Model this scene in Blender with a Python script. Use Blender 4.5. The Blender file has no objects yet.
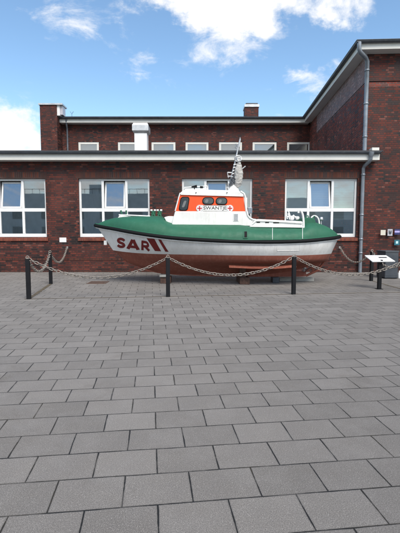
import bpy, bmesh, math, random
from mathutils import Vector, Matrix
from mathutils.bvhtree import BVHTree
random.seed(7)
scene = bpy.context.scene
C = scene.collection
rad = math.radians

# ------------------------------------------------------------------ camera
F, PITCH, EYE = 410.0, rad(4.74), 1.53          # focal length in photo pixels, tilt down, eye height
cd = bpy.data.cameras.new('camera'); cam = bpy.data.objects.new('camera', cd); C.objects.link(cam)
cam.location = (0, 0, EYE); cam.rotation_euler = (rad(90) - PITCH, 0, 0)
cd.sensor_fit = 'VERTICAL'; cd.sensor_height = 24.0; cd.lens = F / 533 * 24.0
cd.clip_start = 0.05; cd.clip_end = 2000
scene.camera = cam

# ------------------------------------------------------------------ sky, sun, exposure
SUN_EL, SUN_AZ = 50, 158                         # azimuth clockwise from +Y
w = bpy.data.worlds.new('World'); scene.world = w; w.use_nodes = True
nt = w.node_tree; nt.nodes.clear(); L = nt.links
def wn(t, **k):
    n = nt.nodes.new(t)
    for a, b in k.items(): setattr(n, a, b)
    return n
sky = wn('ShaderNodeTexSky', sky_type='NISHITA', sun_disc=False)
sky.sun_elevation = rad(SUN_EL); sky.sun_rotation = rad(SUN_AZ); sky.air_density = 1.0; sky.dust_density = 0.3; sky.ozone_density = 1.0
tc = wn('ShaderNodeTexCoord')
nrm = wn('ShaderNodeVectorMath', operation='NORMALIZE'); L.new(tc.outputs['Generated'], nrm.inputs[0])
wz = wn('ShaderNodeTexNoise'); wz.inputs['Scale'].default_value = 5; wz.inputs['Detail'].default_value = 6; wz.inputs['Roughness'].default_value = .6; L.new(nrm.outputs[0], wz.inputs['Vector'])
wv = wn('ShaderNodeVectorMath', operation='MULTIPLY_ADD'); L.new(wz.outputs['Color'], wv.inputs[0]); wv.inputs[1].default_value = (.34, .34, .20); wv.inputs[2].default_value = (-.17, -.17, -.10)
wp = wn('ShaderNodeVectorMath', operation='ADD'); L.new(nrm.outputs[0], wp.inputs[0]); L.new(wv.outputs[0], wp.inputs[1])
def wmath(op, a, b=None, c=None, clamp=False):
    n = wn('ShaderNodeMath', operation=op); n.use_clamp = clamp
    for i, v in enumerate((a, b, c)):
        if v is None: continue
        if isinstance(v, (int, float)): n.inputs[i].default_value = v
        else: L.new(v, n.inputs[i])
    return n.outputs[0]
def cloud_blob(az, el, ra, re, gain):            # a bank of cloud around one direction of the sky, radii in degrees
    d = Vector((math.sin(rad(az)) * math.cos(rad(el)), math.cos(rad(az)) * math.cos(rad(el)), math.sin(rad(el))))
    r = Vector((math.cos(rad(az)), -math.sin(rad(az)), 0)); u = r.cross(d)
    s = []
    for ax, sz in ((r, ra), (u, re)):
        n = wn('ShaderNodeVectorMath', operation='DOT_PRODUCT'); L.new(wp.outputs[0], n.inputs[0]); n.inputs[1].default_value = ax / math.sin(rad(sz))
        s.append(wmath('MULTIPLY', n.outputs['Value'], n.outputs['Value']))
    n = wn('ShaderNodeVectorMath', operation='DOT_PRODUCT'); L.new(nrm.outputs[0], n.inputs[0]); n.inputs[1].default_value = d
    q = wmath('ADD', s[0], s[1])
    g = wmath('SUBTRACT', 1.0, q, clamp=True)
    g = wmath('MULTIPLY', g, wmath('GREATER_THAN', n.outputs['Value'], 0.0))
    return wmath('MULTIPLY', g, gain)
blobs = [(8, 30, 14, 8.5, .46), (-2, 30.5, 15, 4.8, .40), (15, 26.5, 8, 3.0, .24), (-27, 9.5, 9, 6.5, .62), (-10, 22.6, 4.5, 2.2, .22), (16, 17, 6, 3.2, .34),
         (-25, 28.3, 8, 2.6, .30), (-16, 25.8, 6, 3.0, .22), (2, 22.4, 10, 1.8, .12), (-4, 19.5, 6, 2.4, .06),
         (150, 55, 60, 30, .5), (100, 35, 50, 20, .35), (-120, 40, 60, 28, .35), (180, 10, 60, 14, .42), (125, 12, 45, 12, .42), (-125, 12, 45, 12, .42)]  # last row: unseen clouds added behind the camera to whiten the light
tot = None
for b in blobs:
    g = cloud_blob(*b); tot = g if tot is None else wmath('ADD', tot, g)
mp = wn('ShaderNodeMapping'); mp.inputs['Scale'].default_value = (1, 1, 2.3); L.new(nrm.outputs[0], mp.inputs[0])
nz = wn('ShaderNodeTexNoise'); nz.inputs['Scale'].default_value = 7; nz.inputs['Detail'].default_value = 12; nz.inputs['Roughness'].default_value = .68; nz.inputs['Distortion'].default_value = .5
L.new(mp.outputs[0], nz.inputs['Vector'])
nz2 = wn('ShaderNodeTexNoise'); nz2.inputs['Scale'].default_value = 18; nz2.inputs['Detail'].default_value = 6; L.new(mp.outputs[0], nz2.inputs['Vector'])
dens = wmath('ADD', wmath('MULTIPLY', nz.outputs[0], 1.0), tot)
dens = wmath('ADD', dens, wmath('MULTIPLY', wmath('SUBTRACT', nz2.outputs[0], .1), .2))
dens = wmath('SUBTRACT', dens, .07)
ramp = wn('ShaderNodeValToRGB'); ramp.color_ramp.interpolation = 'EASE'
ramp.color_ramp.elements[0].position = .63; ramp.color_ramp.elements[1].position = 1.1 if False else 1.0
ramp.color_ramp.elements[0].color = (0, 0, 0, 1); ramp.color_ramp.elements[1].color = (.92, .92, .92, 1)
L.new(dens, ramp.inputs[0])
mix = wn('ShaderNodeMix', data_type='RGBA'); L.new(ramp.outputs[0], mix.inputs['Factor'])
sg = wn('ShaderNodeMix', data_type='RGBA', blend_type='MULTIPLY'); sg.inputs['Factor'].default_value = 1; L.new(sky.outputs[0], sg.inputs['A']); sg.inputs['B'].default_value = (.93, 1.05, 1.06, 1); L.new(sg.outputs['Result'], mix.inputs['A']); mix.inputs['B'].default_value = (5.6, 5.5, 5.4, 1)
bg = wn('ShaderNodeBackground'); bg.inputs['Strength'].default_value = 0.12
L.new(mix.outputs['Result'], bg.inputs[0])
wo = wn('ShaderNodeOutputWorld'); L.new(bg.outputs[0], wo.inputs[0])

sd = bpy.data.lights.new('sun', 'SUN'); sun = bpy.data.objects.new('sun', sd); C.objects.link(sun)
sd.energy = 2.4; sd.angle = rad(32); sd.color = (1, .93, .83)       # sun behind thin cloud: very soft shadows
sdir = Vector((math.sin(rad(SUN_AZ)) * math.cos(rad(SUN_EL)), math.cos(rad(SUN_AZ)) * math.cos(rad(SUN_EL)), math.sin(rad(SUN_EL))))
sun.rotation_euler = sdir.to_track_quat('Z', 'Y').to_euler()
vs = scene.view_settings
vs.view_transform = 'Standard'; vs.look = 'None'; vs.exposure = 0.82; vs.gamma = 1; vs.use_curve_mapping = False
scene.render.engine = 'CYCLES'

# ------------------------------------------------------------------ helpers
def P(x, y, Y):                                  # point that stands at depth Y and at photo pixel x, y
    u, v = (x - 200) / F, (266.5 - y) / F
    c, s = math.cos(PITCH), math.sin(PITCH)
    t = Y / (c + v * s)
    return Vector((u * t, Y, EYE + (-s + v * c) * t))

class MB:
    def __init__(self): self.v = []; self.f = []; self.uv = {}; self.sm = []
    def face(self, pts, smooth=False, uv=None):
        i = len(self.v); self.v += [Vector(p) for p in pts]
        self.f.append(tuple(range(i, i + len(pts)))); self.sm.append(smooth)
        if uv: self.uv[len(self.f) - 1] = uv
    def poly(self, vs_, fs, smooth=False):
        i = len(self.v); self.v += [Vector(p) for p in vs_]
        for f in fs: self.f.append(tuple(i + k for k in f)); self.sm.append(smooth)
    def box(self, a, b, M=None):
        x0, y0, z0 = a; x1, y1, z1 = b
        vs_ = [Vector(p) for p in ((x0,y0,z0),(x1,y0,z0),(x1,y1,z0),(x0,y1,z0),(x0,y0,z1),(x1,y0,z1),(x1,y1,z1),(x0,y1,z1))]
        if M: vs_ = [M @ p for p in vs_]
        self.poly(vs_, [(0,3,2,1),(4,5,6,7),(0,1,5,4),(1,2,6,5),(2,3,7,6),(3,0,4,7)])
    def prism(self, pts, y0, y1, M=None):        # outline in x, z pushed from y0 to y1
        n = len(pts)
        a = [Vector((p[0], y0, p[1])) for p in pts] + [Vector((p[0], y1, p[1])) for p in pts]
        if M: a = [M @ p for p in a]
        area = sum(pts[i][0] * pts[(i+1) % n][1] - pts[(i+1) % n][0] * pts[i][1] for i in range(n))
        fr = list(range(n)); bk = list(range(2*n-1, n-1, -1))
        sides = [(i, i+n, (i+1) % n + n, (i+1) % n) for i in range(n)]
        if area < 0: fr.reverse(); bk.reverse(); sides = [tuple(reversed(s)) for s in sides]
        self.poly(a, [tuple(fr), tuple(bk)] + sides)
    def tube(self, path, r, n=10, smooth=True, cap=True, closed=False):
        path = [Vector(p) for p in path]; m = len(path)
        rs = r if isinstance(r, (list, tuple)) else [r] * m
        ups = None; ring = []
        for i in range(m):
            if closed: t = path[(i+1) % m] - path[i-1]
            else: t = path[min(i+1, m-1)] - path[max(i-1, 0)]
            t.normalize()
            if ups is None:
                ups = Vector((0, 0, 1)) if abs(t.z) < .9 else Vector((0, 1, 0))
            a = t.cross(ups).normalized(); b = a.cross(t).normalized(); ups = b
            ring.append([path[i] + (a * math.cos(2*math.pi*k/n) + b * math.sin(2*math.pi*k/n)) * rs[i] for k in range(n)])
        vs_ = [p for q in ring for p in q]; fs = []
        for i in range(m if closed else m-1):
            for k in range(n):
                j = (i+1) % m
                fs.append((i*n+k, i*n+(k+1) % n, j*n+(k+1) % n, j*n+k))
        self.poly(vs_, fs, smooth)
        if cap and not closed:
            self.poly(ring[0], [tuple(range(n-1, -1, -1))]); self.poly(ring[-1], [tuple(range(n))])
    def lathe(self, prof, centre, n=16, smooth=True, M=None):   # prof: (radius, z)
        vs_ = []; cx, cy, cz = centre
        for r, z in prof:
            for k in range(n):
                a = 2*math.pi*k/n; p = Vector((r*math.cos(a), r*math.sin(a), z))
                if M: p = M @ p
                vs_.append(p + Vector(centre))
        fs = []
        for i in range(len(prof)-1):
            for k in range(n): fs.append((i*n+k, i*n+(k+1) % n, (i+1)*n+(k+1) % n, (i+1)*n+k))
        self.poly(vs_, fs, smooth)
    def grid(self, rows, smooth=True, flip=False):
        m, n = len(rows), len(rows[0]); vs_ = [p for r in rows for p in r]; fs = []
        for i in range(m-1):
            for j in range(n-1):
                q = (i*n+j, i*n+j+1, (i+1)*n+j+1, (i+1)*n+j)
                fs.append(tuple(reversed(q)) if flip else q)
        self.poly(vs_, fs, smooth)

def wloc(o):
    v = Vector((0, 0, 0))
    while o: v += o.location; o = o.parent
    return v
def obj(name, mb, mat, parent=None, bevel=0, loc=None, weld=False, segs=2):
    """vertices in world metres; the object's origin goes to its parent's origin (or to loc)"""
    o = bpy.data.objects.new(name, None if False else bpy.data.meshes.new(name)); me = o.data
    base = wloc(parent) if parent else Vector(loc or (0, 0, 0))
    me.from_pydata([tuple(p - base) for p in mb.v], [], mb.f)
    uvl = me.uv_layers.new(name='UVMap')
    for pi, p in enumerate(me.polygons):
        p.use_smooth = mb.sm[pi]
        if pi in mb.uv:
            for k, li in enumerate(p.loop_indices): uvl.data[li].uv = mb.uv[pi][k]
        else:
            n = p.normal
            for li in p.loop_indices:
                q = mb.v[me.loops[li].vertex_index]
                if abs(n.z) > .75: uv = (q.x, q.y)
                elif abs(n.x) > abs(n.y): uv = (q.y, q.z)
                else: uv = (q.x, q.z)
                uvl.data[li].uv = uv
    if weld:
        bm = bmesh.new(); bm.from_mesh(me); bmesh.ops.remove_doubles(bm, verts=bm.verts, dist=.0008); bmesh.ops.recalc_face_normals(bm, faces=bm.faces); bm.to_mesh(me); bm.free()
    me.materials.append(mat)
    C.objects.link(o)
    if parent: o.parent = parent
    else: o.location = base
    if bevel:
        b = o.modifiers.new('bevel', 'BEVEL'); b.width = bevel; b.segments = segs; b.limit_method = 'ANGLE'; b.angle_limit = rad(40)
    return o
def thing(name, label, cat, loc=(0, 0, 0), group=None):
    o = bpy.data.objects.new(name, None); C.objects.link(o); o.location = loc; o.empty_display_size = .2
    return tag(o, label, cat, group)
def tag(o, label, cat, group=None):
    o['label'] = label; o['category'] = cat
    if group: o['group'] = group
    return o
def struct(o, kind='structure'): o['kind'] = kind; return o
def copy_tree(o, parent=None):
    c = o.copy(); C.objects.link(c); c.parent = parent
    for ch in list(o.children): copy_tree(ch, c)
    return c

# ------------------------------------------------------------------ materials
class NM:
    def __init__(self, name):
        self.m = bpy.data.materials.new(name); self.m.use_nodes = True; self.t = self.m.node_tree
        self.b = self.t.nodes['Principled BSDF']
    def n(self, typ, ins=None, **k):
        x = self.t.nodes.new(typ)
        for a, b in k.items(): setattr(x, a, b)
        for a, b in (ins or {}).items():
            if hasattr(b, 'links') or isinstance(b, bpy.types.NodeSocket): self.t.links.new(b, x.inputs[a])
            else: x.inputs[a].default_value = b
        return x
    def math(self, op, a, b=0.0, clamp=False):
        return self.n('ShaderNodeMath', {0: a, 1: b}, operation=op, use_clamp=clamp).outputs[0]
    def ramp(self, fac, stops, interp='LINEAR'):
        r = self.n('ShaderNodeValToRGB', {0: fac}); cr = r.color_ramp; cr.interpolation = interp
        while len(cr.elements) < len(stops): cr.elements.new(.5)
        for e, (p, c) in zip(cr.elements, stops):
            e.position = p; e.color = (c, c, c, 1) if isinstance(c, (int, float)) else (*c, 1)
        return r.outputs[0]
    def mix(self, fac, a, b, blend='MIX'):
        x = self.n('ShaderNodeMix', data_type='RGBA', blend_type=blend)
        for s, v in ((x.inputs['Factor'], fac), (x.inputs['A'], a), (x.inputs['B'], b)):
            if isinstance(v, bpy.types.NodeSocket): self.t.links.new(v, s)
            elif isinstance(v, (int, float)): s.default_value = v
            else: s.default_value = (*v, 1)
        return x.outputs['Result']
    def noise(self, scale, detail=4, vec=None, rough=.55, dist=0.0):
        i = {'Scale': scale, 'Detail': detail, 'Roughness': rough, 'Distortion': dist}
        if vec is not None: i['Vector'] = vec
        return self.n('ShaderNodeTexNoise', i).outputs[0]
    def set(self, **k):
        for a, b in k.items():
            s = self.b.inputs[a.replace('_', ' ')]
            if isinstance(b, bpy.types.NodeSocket): self.t.links.new(b, s)
            else: s.default_value = (*b, 1) if isinstance(b, tuple) else b
        return self
    def bump(self, h, strength=.5, dist=.01):
        x = self.n('ShaderNodeBump', {'Height': h, 'Strength': strength, 'Distance': dist})
        self.t.links.new(x.outputs[0], self.b.inputs['Normal'])
    @property
    def objc(self): return self.n('ShaderNodeTexCoord').outputs['Object']
    @property
    def uvc(self): return self.n('ShaderNodeTexCoord').outputs['UV']

def plain(name, col, rough=.6, metal=0.0, var=.12, scale=4, bump=0, dirt=None, spec=.5):
    k = NM(name); v = k.objc
    f = k.noise(scale, 6, v)
    c = k.mix(k.ramp(f, [(.3, 0.0), (.7, 1.0)]), tuple(x*(1-var) for x in col), tuple(min(1, x*(1+var)) for x in col))
    if dirt:
        d = k.noise(dirt[1], 8, v, rough=.7)
        c = k.mix(k.math('MULTIPLY', k.ramp(d, [(.52, 0.0), (.75, 1.0)]), dirt[2]), c, dirt[0])
    k.set(Base_Color=c, Roughness=k.ramp(f, [(.2, max(0, rough-.08)), (.8, min(1, rough+.08))]), Metallic=metal, Specular_IOR_Level=spec)
    if bump: k.bump(k.noise(scale*12, 5, v), bump, .004)
    return k.m

def brick_mat(name, stops, mortar, bw=.25, rh=.0765, ms=.010, patch=.35, blotch=None):
    k = NM(name); uv = k.uvc
    wob = k.n('ShaderNodeTexNoise', {'Scale': 7.0, 'Detail': 2.0, 'Vector': uv}).outputs['Color']
    off = k.n('ShaderNodeVectorMath', {0: wob, 1: (.5, .5, .5)}, operation='SUBTRACT').outputs[0]
    off = k.n('ShaderNodeVectorMath', {0: off, 'Scale': .008}, operation='SCALE').outputs[0]
    v = k.n('ShaderNodeVectorMath', {0: uv, 1: off}, operation='ADD').outputs[0]
    br = k.n('ShaderNodeTexBrick', {'Vector': v, 'Color1': (0,0,0,1), 'Color2': (1,1,1,1), 'Mortar': (.5,.5,.5,1), 'Scale': 1.0, 'Mortar Size': ms, 'Mortar Smooth': .25, 'Bias': 0.0, 'Brick Width': bw, 'Row Height': rh})
    br.offset = .5
    if rh < .1: br.squash = .5; br.squash_frequency = 2
    col = k.ramp(br.outputs['Color'], stops)
    big = k.noise(.55, 3, uv)
    col = k.mix(k.math('MULTIPLY', k.ramp(big, [(.4, 0.0), (.7, 1.0)]), patch), col, tuple(x * 1.6 for x in stops[-2][1]))
    fine = k.noise(60, 5, uv, rough=.7)
    col = k.mix(.35, col, k.ramp(fine, [(.25, .25), (.75, 1.0)]), 'MULTIPLY')
    m2 = k.mix(k.ramp(k.noise(1.6, 4, uv), [(.45, 0.0), (.75, 1.0)]), mortar, tuple(min(1, x*2.1) for x in mortar))
    col = k.mix(br.outputs['Fac'], col, m2)
    damp = k.noise(.9, 8, k.n('ShaderNodeMapping', {'Vector': uv, 'Scale': (1.6, .55, 1)}).outputs[0], rough=.7)
    col = k.mix(k.math('MULTIPLY', k.ramp(damp, [(.5, 0.0), (.68, 1.0)]), .5), col, (.012, .008, .009))
    lime = k.noise(2.6, 9, uv, rough=.8)
    col = k.mix(k.math('MULTIPLY', k.ramp(lime, [(.6, 0.0), (.72, 1.0)]), .45), col, (.17, .125, .12))
    if blotch:
        col = k.mix(k.ramp(k.noise(3.5, 8, uv, rough=.75), [(.35, 0.0), (.75, .8)]), col, blotch)
    k.set(Base_Color=col, Roughness=k.ramp(br.outputs['Color'], [(0, .55), (1, .9)]), Specular_IOR_Level=.35)
    h = k.math('SUBTRACT', k.math('MULTIPLY', fine, .25), br.outputs['Fac'])
    k.bump(h, .8, .008)
    return k.m
BR = [(0, (.008, .006, .008)), (.22, (.020, .010, .011)), (.36, (.052, .0135, .012)), (.7, (.100, .022, .017)), (.92, (.15, .036, .025)), (1, (.2, .08, .065))]
M = {}
M['brick'] = brick_mat('clinker_brick', BR, (.03, .022, .02))
M['brick_side'] = brick_mat('clinker_brick_brightened', [(p, (min(1, c[0]*1.9), c[1]*1.5, c[2]*1.3)) for p, c in BR], (.10, .08, .075))  # shade offset put into the colour: side wall brick brighter and redder
M['brick_pale'] = brick_mat('clinker_brick_pale', [(0, (.05, .035, .042)), (.4, (.15, .075, .072)), (.75, (.26, .135, .12)), (1, (.44, .32, .31))], (.26, .22, .23), patch=.1, blotch=(.26, .195, .19))  # paler, greyer brick for the band, with a pale tint mixed by noise
M['lintel'] = brick_mat('soldier_brick', [(0, (.03, .013, .012)), (.5, (.07, .02, .014)), (.8, (.1, .028, .017)), (1, (.14, .045, .03))], (.045, .033, .03), bw=.0765, rh=.4)
M['sill'] = brick_mat('sill_brick', [(0, (.13, .03, .02)), (.5, (.2, .05, .03)), (.8, (.24, .06, .035)), (1, (.27, .08, .05))], (.12, .07, .055), bw=.0765, rh=.4)
M['white'] = plain('white_frame_paint', (.74, .75, .76), .45, var=.04)
M['fascia'] = plain('pale_fascia_paint', (.66, .66, .63), .6, var=.07, scale=1.5, dirt=((.35, .34, .31), 3, .35))
M['zinc'] = plain('zinc_pipe', (.24, .27, .31), .45, metal=.55, var=.18, scale=3, dirt=((.1, .1, .11), 5, .5))
M['gutter'] = plain('dark_zinc_gutter', (.075, .085, .10), .5, metal=.4, var=.25, scale=2, dirt=((.2, .21, .22), 6, .4))
M['roofing'] = plain('bitumen_roof', (.05, .05, .055), .9, bump=.3)
M['steel'] = plain('galvanised_steel', (.55, .56, .57), .42, metal=.7, var=.15, dirt=((.3, .27, .23), 9, .4))
M['black'] = plain('black_post_paint', (.0045, .005, .0075), .6, var=.2, spec=.3)
M['anthracite'] = plain('anthracite_panel', (.045, .055, .07), .5, var=.12, dirt=((.1, .1, .1), 4, .3))
M['interior'] = plain('interior_plaster', (.6, .6, .58), .9)
M['blind'] = plain('pale_blind', (.66, .68, .66), .8, var=.05)
M['chain'] = plain('chain_steel', (.27, .245, .22), .5, metal=.35, var=.3, scale=30, dirt=((.16, .09, .06), 25, .7))
M['concrete'] = plain('concrete', (.36, .36, .34), .85, var=.15, scale=8, bump=.3)
M['wood'] = plain('old_timber', (.09, .05, .038), .85, var=.4, scale=14, bump=.5)
M['rust'] = plain('rusty_iron', (.11, .07, .055), .8, var=.3, scale=20)
M['sign_white'] = plain('white_sign_face', (.78, .79, .8), .35, var=.02)
M['cream'] = plain('cream_plaque', (.6, .57, .5), .4, var=.05)
M['plaque_grey'] = plain('grey_plaque', (.42, .42, .47), .35, var=.05)
M['plaque_blue'] = plain('blue_plaque', (.03, .035, .13), .35)
M['lilac'] = plain('lilac_print', (.42, .38, .7), .4)
M['teal'] = plain('teal_plaque', (.02, .13, .18), .35)
M['glassblock'] = plain('pale_cyan_print', (.5, .72, .76), .4)
M['grey_render'] = plain('grey_render', (.7, .71, .70), .85, var=.12, scale=.6)
M['soil'] = plain('joint_dirt', (.1, .078, .05), .95, var=.4, scale=9)

def glass():
    k = NM('window_glass'); t = k.t; t.nodes.remove(k.b)
    out = [n for n in t.nodes if n.type == 'OUTPUT_MATERIAL'][0]
    tr = k.n('ShaderNodeBsdfTransparent', {'Color': (.62, .68, .68, 1)})
    wob = k.n('ShaderNodeBump', {'Height': k.noise(1.6, 2, k.objc), 'Strength': .03, 'Distance': .01})
    gl = k.n('ShaderNodeBsdfGlossy', {'Color': (.95, .98, 1, 1), 'Roughness': .015, 'Normal': wob.outputs[0]})
    fr = k.n('ShaderNodeFresnel', {'IOR': 1.5})
    fac = k.math('MINIMUM', k.math('ADD', k.math('MULTIPLY', fr.outputs[0], 2.4), .2), .95)
    mx = k.n('ShaderNodeMixShader', {0: fac, 1: tr.outputs[0], 2: gl.outputs[0]})
    t.links.new(mx.outputs[0], out.inputs[0]); return k.m
M['glass'] = glass()

def paver_mat():
    k = NM('concrete_pavers'); v = k.objc
    mpg = k.n('ShaderNodeMapping', {'Vector': v, 'Rotation': (0, 0, -rad(6.8))}, vector_type='POINT').outputs[0]
    sh = k.n('ShaderNodeVectorMath', {0: mpg, 1: (-.024 + .402*20, -2.206 + .3015*20, 0)}, operation='ADD').outputs[0]
    wob = k.n('ShaderNodeTexNoise', {'Scale': 3.0, 'Detail': 3.0, 'Vector': v}).outputs['Color']
    off = k.n('ShaderNodeVectorMath', {0: k.n('ShaderNodeVectorMath', {0: wob, 1: (.5, .5, .5)}, operation='SUBTRACT').outputs[0], 'Scale': .012}, operation='SCALE').outputs[0]
    q = k.n('ShaderNodeVectorMath', {0: sh, 1: off}, operation='ADD').outputs[0]
    br = k.n('ShaderNodeTexBrick', {'Vector': q, 'Color1': (0,0,0,1), 'Color2': (1,1,1,1), 'Mortar': (.5,.5,.5,1), 'Scale': 1.0, 'Mortar Size': .016, 'Mortar Smooth': 1.0, 'Bias': 0.0, 'Brick Width': .402, 'Row Height': .3015})
    br.offset = .5
    jn = k.noise(3.2, 7, v, rough=.75)
    thr = k.n('ShaderNodeMapRange', {'Value': jn, 'From Min': .42, 'From Max': .78, 'To Min': .925, 'To Max': .55}).outputs[0]
    j = k.n('ShaderNodeMapRange', {'Value': k.math('SUBTRACT', br.outputs['Fac'], thr), 'From Min': -.07, 'From Max': .1}).outputs[0]
    edge = k.n('ShaderNodeMapRange', {'Value': br.outputs['Fac'], 'From Min': .1, 'From Max': .75}).outputs[0]
    stone = k.ramp(br.outputs['Color'], [(0, (.112, .106, .102)), (.5, (.130, .123, .119)), (1, (.152, .144, .139))])
    stone = k.mix(k.ramp(k.noise(.35, 5, v), [(.35, 0.0), (.7, .5)]), stone, (.125, .116, .108))
    stone = k.mix(k.ramp(k.noise(2.3, 6, v, rough=.7), [(.45, 0.0), (.8, .5)]), stone, (.185, .178, .174))
    stone = k.mix(1.0, stone, k.ramp(k.noise(170, 3, v, rough=.8), [(.32, .42), (.5, 1.0), (.68, 1.6)]), 'MULTIPLY')
    vor = k.n('ShaderNodeTexVoronoi', {'Vector': v, 'Scale': 150.0})
    sel = k.math('MULTIPLY', k.math('LESS_THAN', vor.outputs['Distance'], .28), k.math('GREATER_THAN', k.n('ShaderNodeSeparateColor', {0: vor.outputs['Color']}).outputs[0], .72))
    stone = k.mix(k.math('MULTIPLY', sel, .35), stone, (.48, .47, .46))
    stone = k.mix(k.math('MULTIPLY', edge, .28), stone, (.06, .057, .056))
    sp = k.n('ShaderNodeTexVoronoi', {'Vector': v, 'Scale': 1.7})
    spot = k.math('LESS_THAN', k.math('ADD', sp.outputs['Distance'], k.math('MULTIPLY', k.noise(40, 2, v), .03)), .033)
    stone = k.mix(k.math('MULTIPLY', spot, .7), stone, (.04, .038, .036))
    moss = k.mix(k.ramp(k.noise(1.1, 4, v), [(.5, 0.0), (.75, 1.0)]), (.005, .0048, .0045), (.035, .028, .016))
    col = k.mix(j, stone, moss)
    stn = k.noise(.8, 9, v, rough=.78, dist=.6)
    col = k.mix(k.math('MULTIPLY', k.ramp(stn, [(.57, 0.0), (.66, 1.0)]), .3), col, (.07, .06, .05))
    k.set(Base_Color=col, Roughness=k.ramp(k.noise(5, 5, v), [(.3, .62), (.7, .8)]), Specular_IOR_Level=.5)
    if 'Diffuse Roughness' in k.b.inputs: k.b.inputs['Diffuse Roughness'].default_value = 1.0
    h = k.math('ADD', k.math('MULTIPLY', j, -1.0), k.math('MULTIPLY', k.noise(190, 3, v, rough=.8), .12))
    h = k.math('ADD', h, k.math('MULTIPLY', br.outputs['Color'], .15))
    k.bump(h, .7, .006)
    return k.m
M['pavers'] = paver_mat()

# ------------------------------------------------------------------ ground
g = MB(); g.face([(-300, -200, 0), (300, -200, 0), (300, 400, 0), (-300, 400, 0)])
struct(obj('ground', g, M['pavers']))

A, B_, Cc = (-3.948, 9.372), (-.762, 9.70), (2.322, 10.10)
D, E_, F_ = (5.42, 10.46), (-4.442, 12.138), (5.413, 12.897)
seam = MB()
def strip(mb, a, b, wd, z=.004):
    a, b = Vector((*a, 0)), Vector((*b, 0)); t = (b-a).normalized(); n = Vector((-t.y, t.x, 0)) * wd/2
    N = 60; e = []
    for i in range(N+1):
        p = a.lerp(b, i/N); k1 = .6+.7*random.random(); k2 = .6+.7*random.random()
        e.append((p - n*k1, p + n*k2))
    for i in range(N):
        mb.face([(*e[i][0].xy, z), (*e[i+1][0].xy, z), (*e[i+1][1].xy, z), (*e[i][1].xy, z)])
strip(seam, (-4.05, 9.36), (5.6, 10.49), .05)
strip(seam, (-3.96, 9.42), (-4.46, 12.2), .09, .006)
strip(seam, (5.46, 10.55), (5.45, 13.0), .05, .006)
struct(obj('path_joint', seam, M['soil']))

# ------------------------------------------------------------------ brick building
YW = 15.8                                         # plane of the front wall
bld = thing('brick_building', 'dark red clinker brick building with flat white-edged roofs behind the lifeboat', 'building', (0, YW, 0))
def add_wall(mb, x0, x1, z0, z1, Y, openings, depth, T=None):
    """wall facing -Y with rectangular openings and their reveals"""
    T = T or (lambda p: Vector(p))
    xs = sorted({x0, x1, *[o[0] for o in openings], *[o[1] for o in openings]})
    zs = sorted({z0, z1, *[o[2] for o in openings], *[o[3] for o in openings]})
    for i in range(len(xs)-1):
        for k in range(len(zs)-1):
            cx, cz = (xs[i]+xs[i+1])/2, (zs[k]+zs[k+1])/2
            if any(o[0] < cx < o[1] and o[2] < cz < o[3] for o in openings): continue
            q = [(xs[i], Y, zs[k]), (xs[i+1], Y, zs[k]), (xs[i+1], Y, zs[k+1]), (xs[i], Y, zs[k+1])]
            mb.face([T(p) for p in q], uv=[(p[0], p[2]) for p in q])
    for a, b, c, d in openings:
        Yb = Y + depth
        mb.face([T(p) for p in ((a, Y, c), (a, Y, d), (a, Yb, d), (a, Yb, c))], uv=[(0, c), (0, d), (depth, d), (depth, c)])
        mb.face([T(p) for p in ((b, Y, c), (b, Yb, c), (b, Yb, d), (b, Y, d))], uv=[(0, c), (depth, c), (depth, d), (0, d)])
        mb.face([T(p) for p in ((a, Y, d), (b, Y, d), (b, Yb, d), (a, Yb, d))], uv=[(a, 0), (b, 0), (b, depth), (a, depth)])
        mb.face([T(p) for p in ((a, Y, c), (a, Yb, c), (b, Yb, c), (b, Y, c))], uv=[(a, 0), (a, depth), (b, depth), (b, 0)])

WZ0, WZ1 = 1.355, 3.575
wins = [(-8.63, -5.88), (-4.63, -1.92), (-.69, 2.0), (3.24, 6.0)]
wins = [(-12.6, -9.85)] + wins
mb = MB(); add_wall(mb, -16, 6.2, 0, 4.3, YW, [(a, b, WZ0, WZ1) for a, b in wins], .3)
mb.face([(-16, YW, 0), (-16, YW, 4.3), (-16, 25.6, 4.3), (-16, 25.6, 0)])
obj('wall', mb, M['brick'], bld)
pl = MB(); pl.box((-16, YW-.006, .0), (6.19, YW-.001, .04)); pl.box((-16, YW-.014, .47), (6.19, YW-.001, .535))
obj('plinth_course', pl, M['lintel'], bld)
room = MB()
room.box((-15.9, YW+.31, .01), (6.1, 20.5, .06)); room.box((-15.9, 20.5, .06), (6.1, 20.6, 4.2)); room.box((-15.9, YW+.31, 4.2), (6.1, 20.6, 4.25))
for x in (-9.2, -5.2, -1.2, 2.6): room.box((x, YW+.31, .06), (x+.15, 20.5, 4.2))
obj('interior_room', room, M['interior'], bld)

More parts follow.
